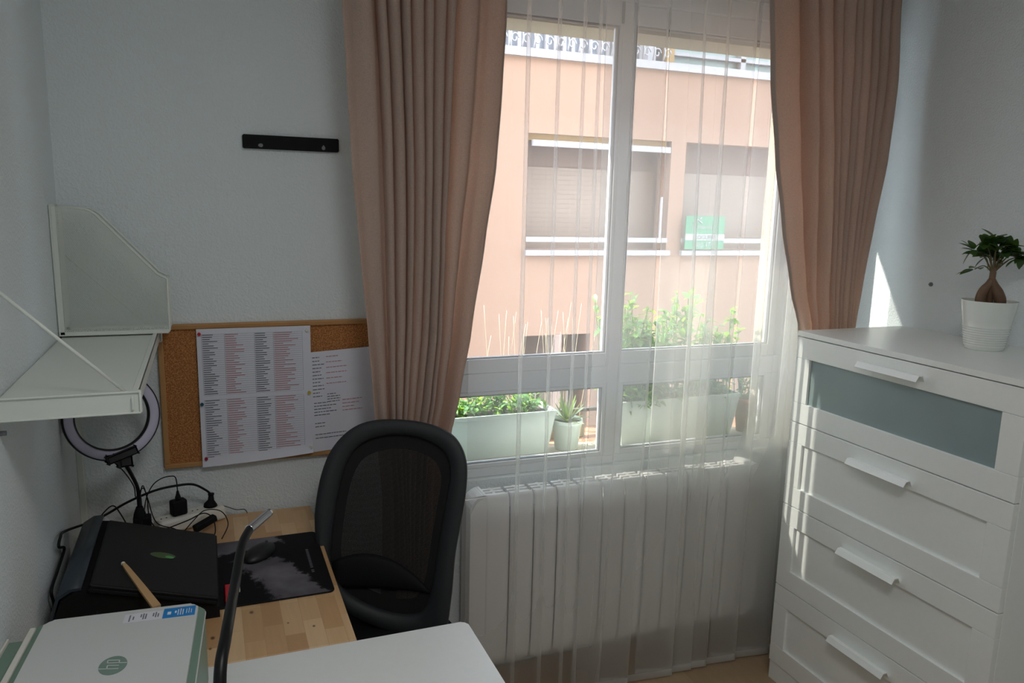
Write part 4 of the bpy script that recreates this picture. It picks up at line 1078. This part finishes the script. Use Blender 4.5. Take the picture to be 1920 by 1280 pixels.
# opposite building
FY = 7.5
t = thing('apartment_building', (4, FY, -4), 'peach rendered apartment building across the street, seen through the window', 'building')
b = MB()
WN = [(3.10, 4.80, 1.17, 2.35), (4.99, 6.69, 1.17, 2.35), (3.11, 3.90, -1.0, .26), (-.10, 1.6, 1.17, 2.35), (1.1, 2.3, -1.4, .26)]
xs = sorted({-5, 14} | {v for w_ in WN for v in w_[:2]}); zs = sorted({-4, 3.08} | {v for w_ in WN for v in w_[2:]})
for x0, x1 in zip(xs, xs[1:]):
    for z0, z1 in zip(zs, zs[1:]):
        if not any(w_[0] <= x0 and x1 <= w_[1] and w_[2] <= z0 and z1 <= w_[3] for w_ in WN): b.box(x0, x1, FY, FY+.3, z0, z1)
obj('facade_wall', b, M['facade'], t)
for x0, x1, z0, z1 in WN:
    b = MB(); b.box(x0-.0, x1+.0, FY+.27, FY+.33, z0, z1); o = obj('window', b, M['ext_recess'], t)
    obj('roller_shutter', MB().box(x0+.05, x1-.05, FY+.25, FY+.268, z0+.0, z1-.32), M['extshutter'], o)
for x0, x1 in ((3.10, 4.80), (4.99, 6.69), (-.10, 1.6)):
    b = MB(); b.box(x0, x1, FY-.02, FY+.02, 1.255, 1.305); obj('window_rail', b, M['ext_white'], t)
    b = MB(); b.box(x0-.01, x1+.03, FY-.05, FY+.05, 1.115, 1.17); obj('window_sill', b, M['ext_white'], t)
b = MB(); b.box(3.15, 4.78, FY-.02, FY+.03, 2.225, 2.285); obj('awning_roller', b, M['ext_white'], t)
b = MB(); b.box(3.12, 4.77, FY+.05, FY+.20, 2.285, 2.35); obj('awning_fabric', b, M['orange'], t)
b = MB(); b.box(3.47, 3.55, FY-.01, FY+.1, -1.0, .26); obj('mullion', b, M['facade_light'], t)
b = MB(); b.box(4.70, 4.72, FY-.01, FY+.01, 1.30, 1.75); obj('downpipe', b, M['ext_white'], t)
b = MB(); b.box(-5, 14, FY-.04, FY+.9, 3.08, 3.16); obj('balcony_slab', b, M['ext_white'], t)
b = MB(); b.box(-5, 14, FY+.9, FY+1.1, 3.0, 6.2); obj('set_back_wall', b, M['ext_blue'], t)
b = MB()
for k in range(26): b.box(2.2+k*.11, 2.24+k*.11, FY+.86, FY+.9, 3.16, 5.0)
obj('balcony_curtain', b, M['ext_white'], t)
for x in (4.62, 4.86):
    b = MB(); b.box(x, x+.10, FY+.3, FY+.4, 3.16, 5.0); obj('column', b, M['orange'] if x > 4.7 else M['ext_white'], t)
b = MB(); b.box(5.05, 7.4, FY+.62, FY+.70, 3.16, 3.24); b.box(5.05, 7.4, FY+.62, FY+.70, 3.38, 3.42); b.box(5.05, 5.12, FY+.62, FY+.7, 3.2, 4.8); b.box(6.1, 6.17, FY+.62, FY+.7, 3.2, 4.8); obj('terrace_window', b, M['ext_white'], t)
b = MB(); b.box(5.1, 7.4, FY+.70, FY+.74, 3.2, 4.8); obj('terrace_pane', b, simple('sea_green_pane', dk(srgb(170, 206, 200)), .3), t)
b = MB(); b.box(-5, 14, FY-.03, FY+.01, 3.335, 3.36)
rr = random.Random(3); x = 2.0
b.tube([(2, FY-.01, 3.35), (4.6, FY-.01, 3.35)], .014, 8)
while x < 4.7:
    P = []
    for k in range(16):
        a = k/15*2*math.pi*1.1; r = .045*(1-k/22); P.append((x+.05+r*math.cos(a), FY-.01, 3.245+r*1.2*math.sin(a)))
    b.tube(P, .008, 5); b.tube([(x, FY-.01, 3.16), (x+.02, FY-.01, 3.26), (x, FY-.01, 3.35)], .010, 5); x += .125
obj('balcony_grille', b, M['ext_white'], t)
b = MB(); b.box(-5, 14, FY+.9, 12, 6.2, 6.4); b.box(-5, 14, FY+.3, 12, -4, 3.0); obj('rear_block', b, M['facade'], t)
# estate agent's sign in the second window
t = thing('window_sign', (5.25, FY-.06, 1.19), 'green and white estate agent sign hung in the opposite building window', 'sign')
obj('panel', MB().box(5.00, 5.52, FY-.07, FY-.055, 1.185, 1.555, .002), M['signgreen'], t)
obj('white_band', MB().box(5.00, 5.52, FY-.075, FY-.069, 1.285, 1.355), M['signwhite'], t)
b = MB(); b.tube([(5.09, FY-.075, 1.475), (5.15, FY-.075, 1.515), (5.21, FY-.075, 1.475)], .008, 5); b.tube([(5.17, FY-.075, 1.51), (5.20, FY-.075, 1.54)], .008, 5); obj('roof_mark', b, M['signwhite'], t)
rx = Matrix.Rotation(R(90), 4, 'X')
text('agency_name', 'comercial', .075, M['signwhite'], t, Matrix.Translation((5.22, FY-.076, 1.435)) @ rx)
text('band_text', 'LLOGUERS', .065, M['signdark'], t, Matrix.Translation((5.25, FY-.078, 1.318)) @ rx)
text('phone_number', '602 474', .075, M['signwhite'], t, Matrix.Translation((5.25, FY-.076, 1.235)) @ rx)
struct('street_ground', MB().box(-8, 16, YO, FY, -4.1, -4.0), M['street'])
